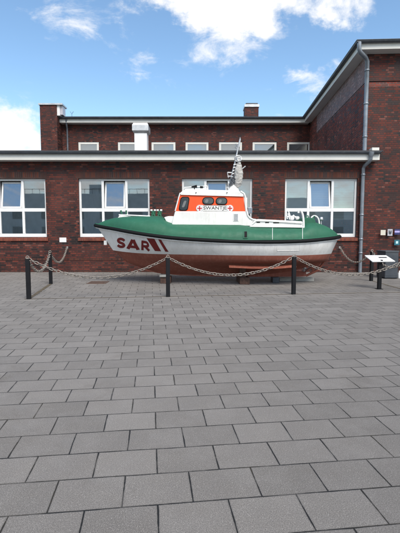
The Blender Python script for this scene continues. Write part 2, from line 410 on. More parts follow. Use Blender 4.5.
def bar(mb, x0, x1, z0, z1, y0, y1): mb.box((x0, y0, z0), (x1, y1, z1))
def window(a, b, blind_top, blind_low, tilt=True):
    Y = YW + .10; fw = .075
    m = [a + (b-a)*k for k in (1/3, 2/3)]; zt = 2.395
    fr = MB()
    bar(fr, a, b, WZ0, WZ0+.13, Y, Y+.07); bar(fr, a, b, WZ1-fw, WZ1, Y, Y+.07)
    bar(fr, a, a+fw, WZ0+.13, WZ1-fw, Y, Y+.07); bar(fr, b-fw, b, WZ0+.13, WZ1-fw, Y, Y+.07)
    for x in m: bar(fr, x-.045, x+.045, WZ0+.13, WZ1-fw, Y-.004, Y+.068)
    edges = [a+fw, m[0]-.045, m[0]+.045, m[1]-.045, m[1]+.045, b-fw]
    for i in range(3): bar(fr, edges[2*i], edges[2*i+1], zt-.065, zt+.065, Y-.002, Y+.066)
    root = obj('window', fr, M['white'], bld, bevel=.006)
    gl = MB()
    for i in range(3):
        x0, x1 = edges[2*i], edges[2*i+1]
        gl.face([(x0, Y+.035, WZ0+.13), (x1, Y+.035, WZ0+.13), (x1, Y+.035, zt-.065), (x0, Y+.035, zt-.065)])
        if i != 1: gl.face([(x0, Y+.035, zt+.065), (x1, Y+.035, zt+.065), (x1, Y+.035, WZ1-fw), (x0, Y+.035, WZ1-fw)])
    obj('glass', gl, M['glass'], root)
    # middle upper sash tilted into the room
    x0, x1 = edges[2]+.015, edges[3]-.015; z0, z1 = zt+.07, WZ1-fw-.02
    piv = Vector((0, Y+.02, z0)); R = Matrix.Translation(piv) @ Matrix.Rotation(rad(-9 if tilt else 0), 4, 'X') @ Matrix.Translation(-piv)
    s = MB(); q = .06
    for bx in (((x0, Y+.0, z0), (x1, Y+.05, z0+q)), ((x0, Y, z1-q), (x1, Y+.05, z1)), ((x0, Y, z0+q), (x0+q, Y+.05, z1-q)), ((x1-q, Y, z0+q), (x1, Y+.05, z1-q))): s.box(*bx, M=R)
    sash = obj('sash', s, M['white'], root, bevel=.005)
    gg = MB(); gg.face([R @ Vector(p) for p in ((x0+q, Y+.025, z0+q), (x1-q, Y+.025, z0+q), (x1-q, Y+.025, z1-q), (x0+q, Y+.025, z1-q))]); obj('sash_glass', gg, M['glass'], root)
    # blinds
    if blind_top or blind_low:
        bl = MB()
        for i, (bt, lo) in enumerate(zip(blind_top, blind_low)):
            x0, x1 = edges[2*i]-.03, edges[2*i+1]+.03
            if bt is None: continue
            zb = lo; n = int((WZ1 - zb)/.09)
            yb = Y + (.2 if i != 1 else .42)
            for j in range(n):
                za = WZ1 - .03 - j*(WZ1-zb)/n
                bl.box((x0, yb, za-(WZ1-zb)/n+.006), (x1, yb+.012, za))
        obj('blind', bl, M['blind'], root)
    # sill of brick on edge
    sl = MB(); nb = int((b-a+.1)/.078)
    sl.prism([(0, 0), (1, 0)], 0, 0) if False else None
    z1s, z0s = WZ0-.004, WZ0-.145
    x0, x1 = a-.05, b+.05
    pr = [(YW-.055, z0s), (YW+.1, z0s), (YW+.1, z1s), (YW-.055, z1s-.035)]
    vs_ = [(x, y, z) for x in (x0, x1) for y, z in pr]
    sl.poly(vs_, [(0, 4, 7, 3), (0, 1, 5, 4), (3, 7, 6, 2), (0, 3, 2, 1), (4, 5, 6, 7)])
    obj('sill', sl, M['sill'], root)
    # flat arch of upright bricks
    li = MB(); li.box((a-.06, YW-.004, WZ1+.003), (b+.06, YW+.09, WZ1+.24))
    obj('lintel', li, M['lintel'], root)
N = None
window(*wins[0], None, None)
window(*wins[1], None, None); window(*wins[2], None, None)
window(*wins[3], (1, 1, 1), (1.9, 2.4, 1.4)); window(*wins[4], (1, 1, 1), (2.0, 2.03, 2.05))

# eaves of the low wing
def eaves(x0, x1, Yf, z, d, T=None, drop=.16, gut=.07):
    """pale fascia board, soffit and dark half-round gutter along an eaves edge"""
    T = T or Matrix.Identity(4)
    f = MB(); f.box((x0, Yf+.02, z-.30), (x1, Yf+.05, z-.02), M=T); f.box((x0, Yf+.05, z-.30), (x1, Yf+d, z-.27), M=T)
    fo = obj('fascia', f, M['fascia'], bld)
    g_ = MB(); n = 8
    prof = [(Yf-.0 - gut*(1+math.cos(math.pi*k/n))*.9 + .015, z-.02 - gut*1.15*math.sin(math.pi*k/n)) for k in range(n+1)]
    rows = [[T @ Vector((x, y, zz)) for y, zz in prof] for x in (x0, x1)]
    g_.grid(rows, True)
    prof2 = [(y*1.0+ (0.006 if True else 0), zz+.008) for y, zz in prof]
    g_.grid([[T @ Vector((x, y, zz)) for y, zz in prof2] for x in (x0, x1)], True, True)
    g_.tube([T @ Vector((x0, prof[0][0], prof[0][1])), T @ Vector((x1, prof[0][0], prof[0][1]))], .011, 6)
    for x in (x0, x1):
        g_.face([T @ Vector((x, y, zz)) for y, zz in prof])
    xx = x0 + .4
    while xx < x1:
        g_.box((xx, prof[0][0]-.012, z-.035), (xx+.03, Yf+.03, z-.008), M=T); xx += .9
    obj('gutter', g_, M['gutter'], bld)
eaves(-16.3, 6.62, YW-.42, 4.50, .42)
r = MB(); r.box((-16.3, YW-.40, 4.505), (6.75, YW+.05, 4.545)); r.box((-16.3, YW+.05, 4.3), (6.2, 26.0, 4.545))
obj('roof', r, M['roofing'], bld)
# white box end of the eaves next to the tall wing
e = MB(); e.box((6.36, YW-.34, 4.545), (6.62, YW-.02, 4.66)); obj('eaves_end', e, M['fascia'], bld)

# tall wing, turned three degrees
TC = Vector((6.2, YW, 0)); TR = Matrix.Translation(TC) @ Matrix.Rotation(rad(-2.9), 4, 'Z')
ZT = 8.12
def TV(p): return TR @ Vector(p)
mb = MB()
def quadT(mb, pts, uv): mb.face([TV(p) for p in pts], uv=uv)
zb = 7.10
for (z0, z1, dz) in ((0, zb, 0), (zb+.05, ZT, 0)):
    quadT(mb, [(0, 0, z0), (9, 0, z0), (9, 0, z1), (0, 0, z1)], [(0, z0), (9, z0), (9, z1), (0, z1)])
quadT(mb, [(0, .03, zb), (9, .03, zb), (9, .03, zb+.05), (0, .03, zb+.05)], [(0, 0), (9, 0), (9, .05), (0, .05)])
quadT(mb, [(0, 0, zb), (9, 0, zb), (9, .03, zb), (0, .03, zb)], [(0, 0), (9, 0), (9, .03), (0, .03)])
quadT(mb, [(9, 0, 0), (9, 10, 0), (9, 10, ZT), (9, 0, ZT)], [(0, 0), (10, 0), (10, ZT), (0, ZT)])
obj('wall', mb, M['brick'], bld)
mb = MB()
quadT(mb, [(0, 10.6, 0), (0, 0, 0), (0, 0, zb), (0, 10.6, zb)], [(10.6, 0), (0, 0), (0, zb), (10.6, zb)])
quadT(mb, [(0, 10.6, zb), (0, 8.0, zb), (0, 8.0, ZT), (0, 10.6, ZT)], [(10.6, zb), (8, zb), (8, ZT), (10.6, ZT)])
obj('wall', mb, M['brick_side'], bld)
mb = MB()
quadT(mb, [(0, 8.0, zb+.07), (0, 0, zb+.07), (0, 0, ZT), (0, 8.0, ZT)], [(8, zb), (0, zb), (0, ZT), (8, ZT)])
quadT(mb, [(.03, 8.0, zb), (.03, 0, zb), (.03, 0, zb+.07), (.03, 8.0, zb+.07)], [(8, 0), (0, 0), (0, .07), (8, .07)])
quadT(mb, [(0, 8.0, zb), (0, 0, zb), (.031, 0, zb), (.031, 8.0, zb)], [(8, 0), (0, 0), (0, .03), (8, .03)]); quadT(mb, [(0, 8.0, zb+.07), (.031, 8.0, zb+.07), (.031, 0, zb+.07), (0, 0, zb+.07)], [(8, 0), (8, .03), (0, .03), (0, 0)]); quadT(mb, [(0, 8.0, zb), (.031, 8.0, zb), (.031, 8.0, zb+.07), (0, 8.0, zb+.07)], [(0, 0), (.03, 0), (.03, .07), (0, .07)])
w_ = obj('wall_band', mb, M['brick_pale'], bld); w_['label'] = 'paler brick band under the eaves'
# soldier course below the groove
sc = MB(); sc.box((.0, -.004, zb-.16), (9, 0.02, zb-.002), M=TR); obj('brick_course', sc, M['brick_side'], bld)
# tall wing eaves: front and side
T2 = TR
f = MB(); OV = .42; ZE = 8.42
f.box((-OV+.02, -OV+.0, ZE-.30), (9, -OV+.03, ZE-.03), M=T2); f.box((-OV+.02, -OV+.03, ZE-.30), (9, 0, ZE-.27), M=T2)
f.box((-OV, -OV+.03, ZE-.298), (-OV+.03, 9.35, ZE-.03), M=T2); f.box((-OV+.03, 0.001, ZE-.30), (0, 9.35, ZE-.27), M=T2)
f.box((0.0, 0.0, ZT), (9, .06, ZE-.27), M=T2); f.box((0, .06, ZT), (.06, 10.0, ZE-.27), M=T2)
obj('fascia', f, M['fascia'], bld)
g_ = MB()
def gutter(g_, a, b, nrm_, T, gut=.075):
    a, b, nrm_ = Vector(a), Vector(b), Vector(nrm_)
    n = 8
    off = [nrm_*(gut*(1+math.cos(math.pi*k/n))) + Vector((0, 0, -gut*1.15*math.sin(math.pi*k/n))) for k in range(n+1)]
    g_.grid([[T @ (p+o) for o in off] for p in (a, b)], True)
    g_.grid([[T @ (p+o*.93+Vector((0, 0, .004))) for o in off] for p in (a, b)], True, True)
    g_.tube([T @ (a+off[0]), T @ (b+off[0])], .012, 6)
    for p in (a, b): g_.face([T @ (p+o) for o in off])
gutter(g_, (-OV, -OV-.14, ZE-.03), (-OV, 9.3, ZE-.03), (-1, 0, 0), T2)
gutter(g_, (-OV-.14, -OV, ZE-.03), (9, -OV, ZE-.03), (0, -1, 0), T2)
obj('gutter', g_, M['gutter'], bld)
r = MB(); r.box((-OV-.02, -OV-.02, ZE-.026), (9, 10.6, ZE+.035), M=T2); obj('roof', r, M['roofing'], bld)

# back wing
YB = 25.6; XB0, XB1 = -9.4, 7.2
bw = [(-6.26+.0, -4.97), (-3.98, -2.6), (-3.02+.0, -1.5)]
px = [(78.5, 99), (118, 139), (151.5, 175.5), (185.5, 208.5), (219, 242), (252.5, 276.5), (287, 310.5)]
bw = []
for a, b in px:
    bw.append((P(a, 150, YB).x, P(b, 150, YB).x, 5.55, P(a, 142, YB).z))
mb = MB(); add_wall(mb, XB0, XB1, 4.0, 8.2, YB, bw, .25)
obj('wall', mb, M['brick'], bld)
rm = MB(); rm.box((XB0+.1, YB+2.5, 4.6), (XB1, YB+2.6, 8.1)); rm.box((XB0+.1, YB+.26, 4.55), (XB1, YB+2.6, 4.6)); rm.box((XB0+.1, YB+.26, 8.1), (XB1, YB+2.6, 8.15)); obj('interior_room', rm, M['interior'], bld)
for i, (a, b, c, d) in enumerate(bw):
    fr = MB(); q = .13; Y = YB+.02
    bar(fr, a, b, c, c+q, Y, Y+.08); bar(fr, a, b, d-q, d, Y, Y+.08); bar(fr, a, a+q, c+q, d-q, Y, Y+.08); bar(fr, b-q, b, c+q, d-q, Y, Y+.08)
    ro = obj('window', fr, M['fascia'], bld, bevel=.01)
    gl = MB(); gl.face([(a+q, Y+.04, c+q), (b-q, Y+.04, c+q), (b-q, Y+.04, d-q), (a+q, Y+.04, d-q)]); obj('glass', gl, M['glass'], ro)
    if i < 6:
        bl = MB()
        for j in range(14): bl.box((a+.05, Y+.2, c+.1+j*.1), (b-.05, Y+.21, c+.195+j*.1))
        obj('blind', bl, M['blind'], ro)
z8 = P(150, 117, 25.15).z
f = MB(); f.box((-8.42, 25.15, z8-.32), (6.55, 25.18, z8-.03)); f.box((-8.42, 25.18, z8-.32), (6.55, YB, z8-.29)); f.box((XB0+1, YB, 8.2-.01), (XB1, YB+.05, z8-.04))
obj('fascia', f, M['fascia'], bld)
g_ = MB(); gutter(g_, (-8.42, 25.15, z8-.03), (6.45, 25.15, z8-.03), (0, -1, 0), Matrix.Identity(4), .09); obj('gutter', g_, M['gutter'], bld)
r = MB(); r.box((-8.4, 25.13, z8-.028), (7.6, 29, z8+.03)); obj('roof', r, M['roofing'], bld)
# brick end tower with metal coping
tx0, tx1 = P(40.5, 130, 24.7).x, P(57.3, 130, 24.7).x; tz = P(45, 105, 24.7).z
t_ = MB(); t_.box((tx0, 24.7, 0), (tx1, 25.2, tz)); tw = obj('end_wall', t_, M['brick'], bld)
c_ = MB(); c_.box((tx0-.06, 24.64, tz+.002), (tx1+.36, 25.5, tz+.09)); obj('coping', c_, M['steel'], tw)
c_ = MB(); c_.box((tx1+.003, 24.75, z8-.02), (tx1+.16, 25.12, tz-.002)); obj('cladding', c_, M['white'], tw); c_ = MB(); c_.box((tx1+.163, 24.8, z8+.04), (tx1+.32, 25.3, tz-.002)); obj('cladding', c_, M['plaque_grey'], tw)
t_ = MB(); t_.box((tx0+.02, 25.201, 0), (tx1, YB+3, z8-.01)); obj('end_wall', t_, M['brick'], bld)
# brick chimney
a, b = P(245, 115, 27).x, P(258.5, 115, 27).x; zc = P(250, 107, 27).z
t_ = MB(); t_.box((a, 27, z8), (b, 27.9, zc)); ch = obj('chimney', t_, M['brick'], bld)
c_ = MB(); c_.box((a-.04, 26.95, zc+.002), (b+.04, 27.95, zc+.16)); obj('coping', c_, M['steel'], ch)
c_ = MB(); c_.box((a+.05, 27.02, zc+.162), (b-.05, 27.85, zc+.26)); obj('chimney_cap', c_, M['gutter'], ch)
# vent duct standing on the low roof
yv = 21.0; xa, xb = P(134.5, 145, yv).x, P(147, 145, yv).x; cx = (xa+xb)/2; hw = (xb-xa)/2
zv0, zv1, zv2 = 4.5, P(140, 133, yv).z, P(140, 123, yv).z
d_ = MB(); d_.box((cx-hw, yv, zv0), (cx+hw, yv+2*hw, zv1-.001)); du = obj('vent_duct', d_, M['white'], bld, bevel=.01)
d_ = MB(); q = [(hw*1.02, zv1), (hw*1.3, zv1+.1), (hw*1.3, zv2-.12), (hw*1.12, zv2)]
rows = []
for s_, z in q: rows.append([Vector((cx+sx*s_, yv+hw+sy*s_, z)) for sx, sy in ((-1,-1),(1,-1),(1,1),(-1,1),(-1,-1))])
d_.grid(rows, False); d_.face([rows[-1][k] for k in range(4)])
obj('duct_cowl', d_, M['steel'], du, bevel=.02)
# roof aerial
ax = P(72, 117, 25.3); an = MB(); an.tube([ax, ax+Vector((0, 0, .18))], .012, 6); an.tube([ax+Vector((-.1, 0, .32)), ax+Vector((0, 0, .18)), ax+Vector((.1, 0, .32))], .012, 6)
obj('roof_aerial', an, M['gutter'], bld)
# downpipes
def pipe(pts, r, name='downpipe', clips=(), mat='zinc'):
    m_ = MB(); m_.tube(pts, r, 14)
    p = obj(name, m_, M[mat], bld)
    for (q, dr) in clips:
        cl = MB(); cl.lathe([(r*.98, -.03), (r*1.2, -.03), (r*1.2, .03), (r*.98, .03)], q, 14); obj('pipe_clip', cl, M['zinc'], p)
    return p
X1, Y1 = 6.14, YW-.12
pipe([(X1+.13, YW-.48, 4.42), (X1+.13, YW-.46, 4.22), (X1+.10, YW-.42, 4.14), (X1+.02, Y1-.05, 4.02), (X1, Y1, 3.93), (X1, Y1, 3.0), (X1, Y1, 1.0), (X1, Y1, .0)], .066,
     clips=[((X1, Y1, z), 0) for z in (3.7, 2.2, 1.28, .75)])
ph = MB(); ph.lathe([(.05, -.16), (.1, -.02), (.11, .05)], (X1+.13, YW-.48, 4.42), 14); obj('gutter_outlet', ph, M['zinc'], bld)
q1 = TV((-.02, -.1, 0)); qa = TV((-.46, -.5, 0))
pipe([(qa.x, qa.y, 8.33), (qa.x, qa.y, 8.1), (qa.x+.06, qa.y+.06, 8.02), (q1.x-.1, q1.y-.08, 7.93), (q1.x, q1.y, 7.82), (q1.x, q1.y, 6.5), (q1.x, q1.y, 5.2), (q1.x, q1.y, 4.55)], .075, clips=[((q1.x, q1.y, z), 0) for z in (7.5, 6.3, 5.1)])
xb_ = P(67, 140, 25.4).x
pipe([(xb_+.1, 25.1, z8-.05), (xb_+.05, 25.2, z8-.3), (xb_, 25.5, z8-.55), (xb_, 25.5, 6), (xb_, 25.5, 4.5)], .055)

# building across the square (seen mirrored in the windows)
ob = thing('grey_building', 'long grey rendered building across the square, mirrored in the windows', 'building', (0, -50, 0))
t_ = MB(); t_.box((-45, -60, 0), (-2, -50, 9.2)); t_.box((-2.01, -62, 0), (40, -52, 6.2)); t_.box((-22, -53, 9.2), (-19, -50.5, 11.0)); t_.box((18, -56, 6.2), (22, -53, 8.6))
obj('wall', t_, M['grey_render'], ob)
rl = MB(); rl.tube([(-45, -50.2, 10.1), (-2, -50.2, 10.1)], .04, 6)
for i in range(30): rl.tube([(-45+i*1.48, -50.2, 9.2), (-45+i*1.48, -50.2, 10.1)], .03, 5)
obj('railing', rl, M['black'], ob)
for i in range(14):
    x = -43 + i*5.8; y = -49.97 if x < -2 else -51.97
    for z in (1.2, 4.2):
        wq = MB(); wq.box((x, y-.1, z), (x+2.6, y, z+1.5)); obj('window', wq, M['concrete'], ob)

# ------------------------------------------------------------------ lifeboat
YC = 12.5
boat = thing('lifeboat', 'green, white and red rescue boat with an orange cabin standing on blocks behind the chain', 'boat', (.5, YC, 0))
def cr(pts, n):                                   # Catmull-Rom through tuples
    out = []; m = len(pts)
    for i in range(m-1):
        p0, p1, p2, p3 = pts[max(i-1, 0)], pts[i], pts[i+1], pts[min(i+2, m-1)]
        for k in range(n):
            t = k/n
            out.append(tuple(.5*((2*b)+(-a+c)*t+(2*a-5*b+4*c-d)*t*t+(-a+3*b-3*c+d)*t**3) for a, b, c, d in zip(p0, p1, p2, p3)))
    out.append(pts[-1]); return out
HB_S = [0, .2, .48, .80, 1.0, 1.12, 1.2, 1.22, 1.2, 1.08, .82, .5, 0]
X_S  = [96.2, 103, 115, 130, 150, 175, 205, 235, 270, 303, 325, 335, 339]
Y_S  = [225.3, 226.9, 229, 231.8, 235, 238, 240, 241.2, 241.8, 240.9, 238.9, 237.6, 236.6]
HB_B = [0, .09, .24, .42, .60, .80, .95, 1.05, 1.06, .95, .72, .44, 0]
X_B  = [113, 116.5, 124, 136, 153, 176, 206, 235, 268, 299, 319, 328, 331.2]
Y_B  = [250.2, 250.8, 251.8, 253, 253.9, 254.4, 254.9, 255.3, 255.6, 255.4, 254.6, 254, 253.6]
HB_C = [0, .06, .16, .29, .45, .66, .82, .94, .97, .88, .66, .4, 0]
X_C  = [127, 130, 136, 146, 160, 181, 208, 236, 266, 296, 315, 324, 327.6]
Y_C  = [262.3, 262.2, 262, 261.8, 261.6, 261.3, 261.4, 261.6, 261.8, 261.7, 261.3, 260.9, 260.5]
HB_K = [0, .02] + [.045]*9 + [.02, 0]
X_K  = [150, 153, 158, 166, 180, 198, 218, 240, 266, 290, 312, 322, 327.2]
Y_K  = [271, 271.8, 272.8, 273.7, 274.5, 274.9, 275, 275, 274.4, 271.3, 265.5, 262.8, 261.4]
def level(X, Y, HB):
    pts = []
    for x, y, h in zip(X, Y, HB):
        p = P(x, y, YC-h); pts.append((p.x, h, p.z))
    return cr(pts, 10)
LS, LB, LC, LK = level(X_S, Y_S, HB_S), level(X_B, Y_B, HB_B), level(X_C, Y_C, HB_C), level(X_K, Y_K, HB_K)
def lerp(a, b, t): return tuple(p+(q-p)*t for p, q in zip(a, b))
def rowsbetween(La, Lb, n, bulge=0.0):
    out = []
    for k in range(n+1):
        t = k/n; r = []
        for i, (a, b) in enumerate(zip(La, Lb)):
            p = lerp(a, b, t); e = min(1, i/30, (len(La)-1-i)/12)
            h = max(0, p[1] + bulge*math.sin(math.pi*t)*e); r.append((p[0], h, p[2]))
        out.append(r)
    return out
def hull_obj(name, lv, mat, solid=.0):
    m_ = MB()
    for s in (-1, 1):
        m_.grid([[Vector((p[0], YC+s*p[1], p[2])) for p in r] for r in lv], True, flip=(s > 0))
    return obj(name, m_, mat, boat, weld=True)

def boat_paint(name, col, rough=.4, streak=None, amt=.3, bump=.12):
    k = NM(name); v = k.objc
    c = k.mix(k.ramp(k.noise(2.2, 6, v), [(.35, 0.0), (.7, 1.0)]), tuple(x*.9 for x in col), tuple(min(1, x*1.08) for x in col))
    if streak:
        st = k.n('ShaderNodeMapping', {'Vector': v, 'Scale': (9, 9, 1.1)}).outputs[0]
        d = k.noise(1.3, 8, st, rough=.7); c = k.mix(k.math('MULTIPLY', k.ramp(d, [(.5, 0.0), (.78, 1.0)]), amt), c, streak)
        d = k.noise(9, 8, v, rough=.75); c = k.mix(k.math('MULTIPLY', k.ramp(d, [(.58, 0.0), (.72, 1.0)]), amt*.8), c, streak)
    k.set(Base_Color=c, Roughness=k.ramp(k.noise(7, 4, v), [(.3, rough-.08), (.7, rough+.1)]))
    k.bump(k.noise(2.2, 4, v), bump, .03); return k.m
M['b_white'] = boat_paint('boat_white', (.78, .78, .77), .4, (.44, .42, .38), .45)
M['b_red'] = boat_paint('boat_antifouling', (.235, .07, .045), .8, (.36, .17, .125), .6)
M['b_green'] = boat_paint('boat_green', (.012, .105, .058), .66, (.03, .135, .09), .6, .08)
M['b_black'] = plain('black_rubber', (.0045, .005, .006), .75, spec=.25)
M['b_orange'] = boat_paint('day_glow_orange', (.88, .085, .012), .55, (.8, .16, .05), .35)
M['b_dkred'] = plain('dark_red_letters', (.17, .012, .012), .5, var=.1)
M['b_text'] = plain('black_letters', (.012, .012, .015), .5, var=.05)
M['b_cross'] = plain('red_cross', (.6, .03, .03), .5)
M['b_glass'] = plain('dark_cabin_glass', (.035, .042, .048), .08, spec=.8)
M['b_sheen'] = plain('painted_pane_reflection', (.16, .165, .17), .2)  # colour of the reflection painted on the cabin panes
M['canvas'] = plain('grey_weathered_canvas', (.40, .39, .375), .85, var=.3, scale=9, bump=.5)

wl = rowsbetween(LS, LB, 8, .035)
hull_obj('hull', wl, M['b_white'])
bt = rowsbetween(LB, LC, 3, .01)
for k in range(1, 9):                             # round at the bow, hollow behind a hard chine farther aft
    t = k/8; r_ = []
    for a, b in zip(LC, LK):
        p = lerp(a, b, t); q = max(0, min(1, (a[0]+1.0)/1.6)); bl = .04*(1-q)*min(1, a[1]*4) - .17*q*min(1, a[1]*1.3)
        r_.append((p[0], max(.0, p[1]+bl*math.sin(math.pi*t)), p[2]))
    bt.append(r_)
hull_obj('hull_bottom', bt, M['b_red'])
# surface used to lay letters on the near side of the hull
bm_v, bm_f = [], []
nn = len(LS)
for r in wl: bm_v += [Vector((p[0], YC-p[1], p[2])) for p in r]
for i in range(len(wl)-1):
    for j in range(nn-1): bm_f.append((i*nn+j, i*nn+j+1, (i+1)*nn+j+1, (i+1)*nn+j))
TREE = BVHTree.FromPolygons(bm_v, bm_f)
def onhull(x, z, off=.006):
    hit, n, _, _ = TREE.ray_cast(Vector((x, 5, z)), Vector((0, 1, 0)))
    return (hit.y - off) if hit is not None else None

# keel, bilge keel, skeg
k_ = MB()
kp = [P(x, y, YC) for x, y in ((140, 268), (148, 271), (160, 273.2), (180, 275.2), (205, 276.3), (250, 276.6), (300, 276.6), (307, 276), (305, 271.8), (290, 270), (270, 270), (200, 270), (160, 268))]
k_.prism([(p.x, p.z) for p in kp], YC-.05, YC+.05); obj('keel', k_, M['b_red'], boat, bevel=.01)
s_ = MB(); pa, pb, pc = P(324.5, 261, YC), P(317, 270.5, YC), P(306, 275.8, YC)
s_.tube([pa, P(321, 266, YC), pb, P(312, 272.8, YC), pc], [.035, .035, .04, .04, .035], 8); s_.tube([P(319, 262, YC), P(305, 272, YC)], .03, 8)
obj('skeg', s_, M['b_red'], boat)
rd = MB(); ra = [P(x, y, YC) for x, y in ((310, 262.5), (321, 261.5), (318, 267.5), (312, 271))]; rd.prism([(p.x, p.z) for p in ra], YC-.02, YC+.02); obj('rudder', rd, M['b_red'], boat)
pr = MB(); pc_ = P(304, 268, YC)
pr.tube([pc_ + Vector((-.5, 0, .05)), pc_ + Vector((.06, 0, 0))], .03, 10)
for k in range(4):
    a = k*math.pi/2+.4; dv = Vector((0, math.cos(a), math.sin(a))); sd_ = Vector((.5, -math.sin(a)*.8, math.cos(a)*.8)).normalized()
    o_ = []
    for t in range(10):
        th = 2*math.pi*t/10; o_.append(pc_ + dv*(.13+.11*math.cos(th)) + sd_*.07*math.sin(th))
    pr.face(o_); pr.face([q + Vector((.012, 0, 0)) for q in reversed(o_)])
obj('propeller', pr, M['steel'], boat)
for sgn in (-1, 1):
    bk = MB(); pts = [P(x, y, YC-.85) for x, y in ((229, 265), (250, 266), (275, 266.3), (296, 264.6))]
    path = [Vector((p.x, YC+sgn*.8, p.z)) for p in pts]
    for i in range(len(path)-1):
        a, b = path[i], path[i+1]; d = Vector((0, sgn*.11, -.05))
        bk.poly([a, b, b+d, a+d, a+Vector((0,0,-.02)), b+Vector((0,0,-.02)), b+d+Vector((0,0,-.02)), a+d+Vector((0,0,-.02))], [(0,1,2,3),(7,6,5,4),(0,4,5,1),(1,5,6,2),(2,6,7,3),(3,7,4,0)])
    obj('bilge_keel', bk, M['b_red'], boat)

# green whaleback from the rubbing strake up
CZ = [(96.2, 225.2), (100, 222.8), (106, 220.4), (114, 218.2), (124, 216.9), (140, 216.4), (158, 216.6), (164, 217.6), (168, 220.5), (174, 222.6), (200, 223), (240, 223.3), (252, 225.6), (275, 226), (298, 225.8), (303, 221.5), (310, 221.6), (316, 223.2), (323, 225.8), (330, 229.5), (335, 233), (339, 236.4)]
cz = [((lambda p: (p.x, p.z))(P(x, y, 12.1 if 166 < x < 300 else YC))) for x, y in CZ]
def crown(x):
    for (a, b), (c, d) in zip(cz, cz[1:]):
        if x <= c:
            t = max(0, min(1, (x-a)/(c-a))); return b+(d-b)*t
    return cz[-1][1]
rows = []; NS = 14
for k in range(NS+1):
    t = k/NS*math.pi/2; r_ = []
    for p in LS:
        zc = max(crown(p[0]), p[2]+.004); e = 2/2.6
        hh = p[1]*(max(0, math.cos(t))**e) if k < NS else 0; zz = p[2] + (zc-p[2])*(math.sin(t)**e)
        r_.append((p[0], hh + .02*min(1, p[1]*2)*(1 if k == 0 else math.cos(t)), zz))
    rows.append(r_)
hull_obj('whaleback', rows, M['b_green'])
g_rows = rows
gv, gf = [], []
for r in rows: gv += [Vector((p[0], YC-p[1], p[2])) for p in r]
for i in range(len(rows)-1):
    for j in range(nn-1): gf.append((i*nn+j, i*nn+j+1, (i+1)*nn+j+1, (i+1)*nn+j))
GT = BVHTree.FromPolygons(gv, gf)
# rubbing strake, white line under it
def strake(name, dz, r, mat, off, n=8, sc=(1, 1)):
    m_ = MB(); path = []
    for s in (-1, 1):
        seq = LS if s < 0 else list(reversed(LS))[1:-1]
        for p in seq: path.append(Vector((p[0] + (off if p[0] > 4.1 else (-off if p[0] < -3.0 else 0)), YC + s*(p[1]+off), p[2]+dz)))
    m_.tube(path, r, n, closed=True); return obj(name, m_, mat, boat)
strake('rubbing_strake', -.004, .052, M['b_black'], .02)
strake('strake_lip', .052, .014, M['b_green'], .02)
strake('strake_line', -.066, .017, M['b_white'], .01)

# decals on a surface: outline polygons in photo pixels pushed onto the hull
def text_mesh(body, bold=0.0, res=4):
    cu = bpy.data.curves.new('lettering', 'FONT'); cu.body = body; cu.size = 1; cu.offset = bold; cu.resolution_u = res; cu.space_character = 1.0
    o = bpy.data.objects.new('lettering', cu); C.objects.link(o); bpy.context.view_layer.update()
    dg = bpy.context.evaluated_depsgraph_get(); me = bpy.data.meshes.new_from_object(o.evaluated_get(dg))
    bpy.data.objects.remove(o); bm = bmesh.new(); bm.from_mesh(me); bpy.data.meshes.remove(me)
    xs = [v.co.x for v in bm.verts]; ys = [v.co.y for v in bm.verts]
    x0, x1, y0, y1 = min(xs), max(xs), min(ys), max(ys)
    for v in bm.verts: v.co.x = (v.co.x-x0)/(x1-x0); v.co.y = (v.co.y-y0)/(y1-y0)
    return bm
def refine(bm, xscale, yscale, maxlen):
    for _ in range(6):
        es = [e for e in bm.edges if Vector(((e.verts[0].co.x-e.verts[1].co.x)*xscale, (e.verts[0].co.y-e.verts[1].co.y)*yscale)).length > maxlen]
        if not es: break
        bmesh.ops.subdivide_edges(bm, edges=es, cuts=1); bmesh.ops.triangulate(bm, faces=bm.faces)
def decal(name, bm, quad, mat, parent, ysurf, thick=.004):
    """unit-square shape mapped onto the world quad (x,z corners: bl, br, tr, tl), then onto the surface"""
    (blx, blz), (brx, brz), (trx, trz), (tlx, tlz) = quad
    mb_ = MB(); vs_ = []
    for v in bm.verts:
        s, t = v.co.x, v.co.y
        x = (blx*(1-s)+brx*s)*(1-t) + (tlx*(1-s)+trx*s)*t; z = (blz*(1-s)+brz*s)*(1-t) + (tlz*(1-s)+trz*s)*t
        y = ysurf(x, z)
        if y is None: y = YC-1.1
        vs_.append(Vector((x, y, z)))
    bm.verts.index_update()
    mb_.poly(vs_, [tuple(v.index for v in f.verts) for f in bm.faces])
    bm.free(); return obj(name, mb_, mat, parent)
def unitquad(n=8):
    bm = bmesh.new(); g = [[bm.verts.new((i/n, j/n, 0)) for i in range(n+1)] for j in range(n+1)]
    for j in range(n):
        for i in range(n): bm.faces.new((g[j][i], g[j][i+1], g[j+1][i+1], g[j+1][i]))
    return bm
def XZ(x, y, Y): p = P(x, y, Y); return (p.x, p.z)
def hx(x, y):                                     # photo pixel -> x,z on the near hull side
    Y = YC-.8
    for _ in range(6):
        p = P(x, y, Y); h = onhull(p.x, p.z, 0)
        if h is None: break
        Y = h
    return XZ(x, y, Y)
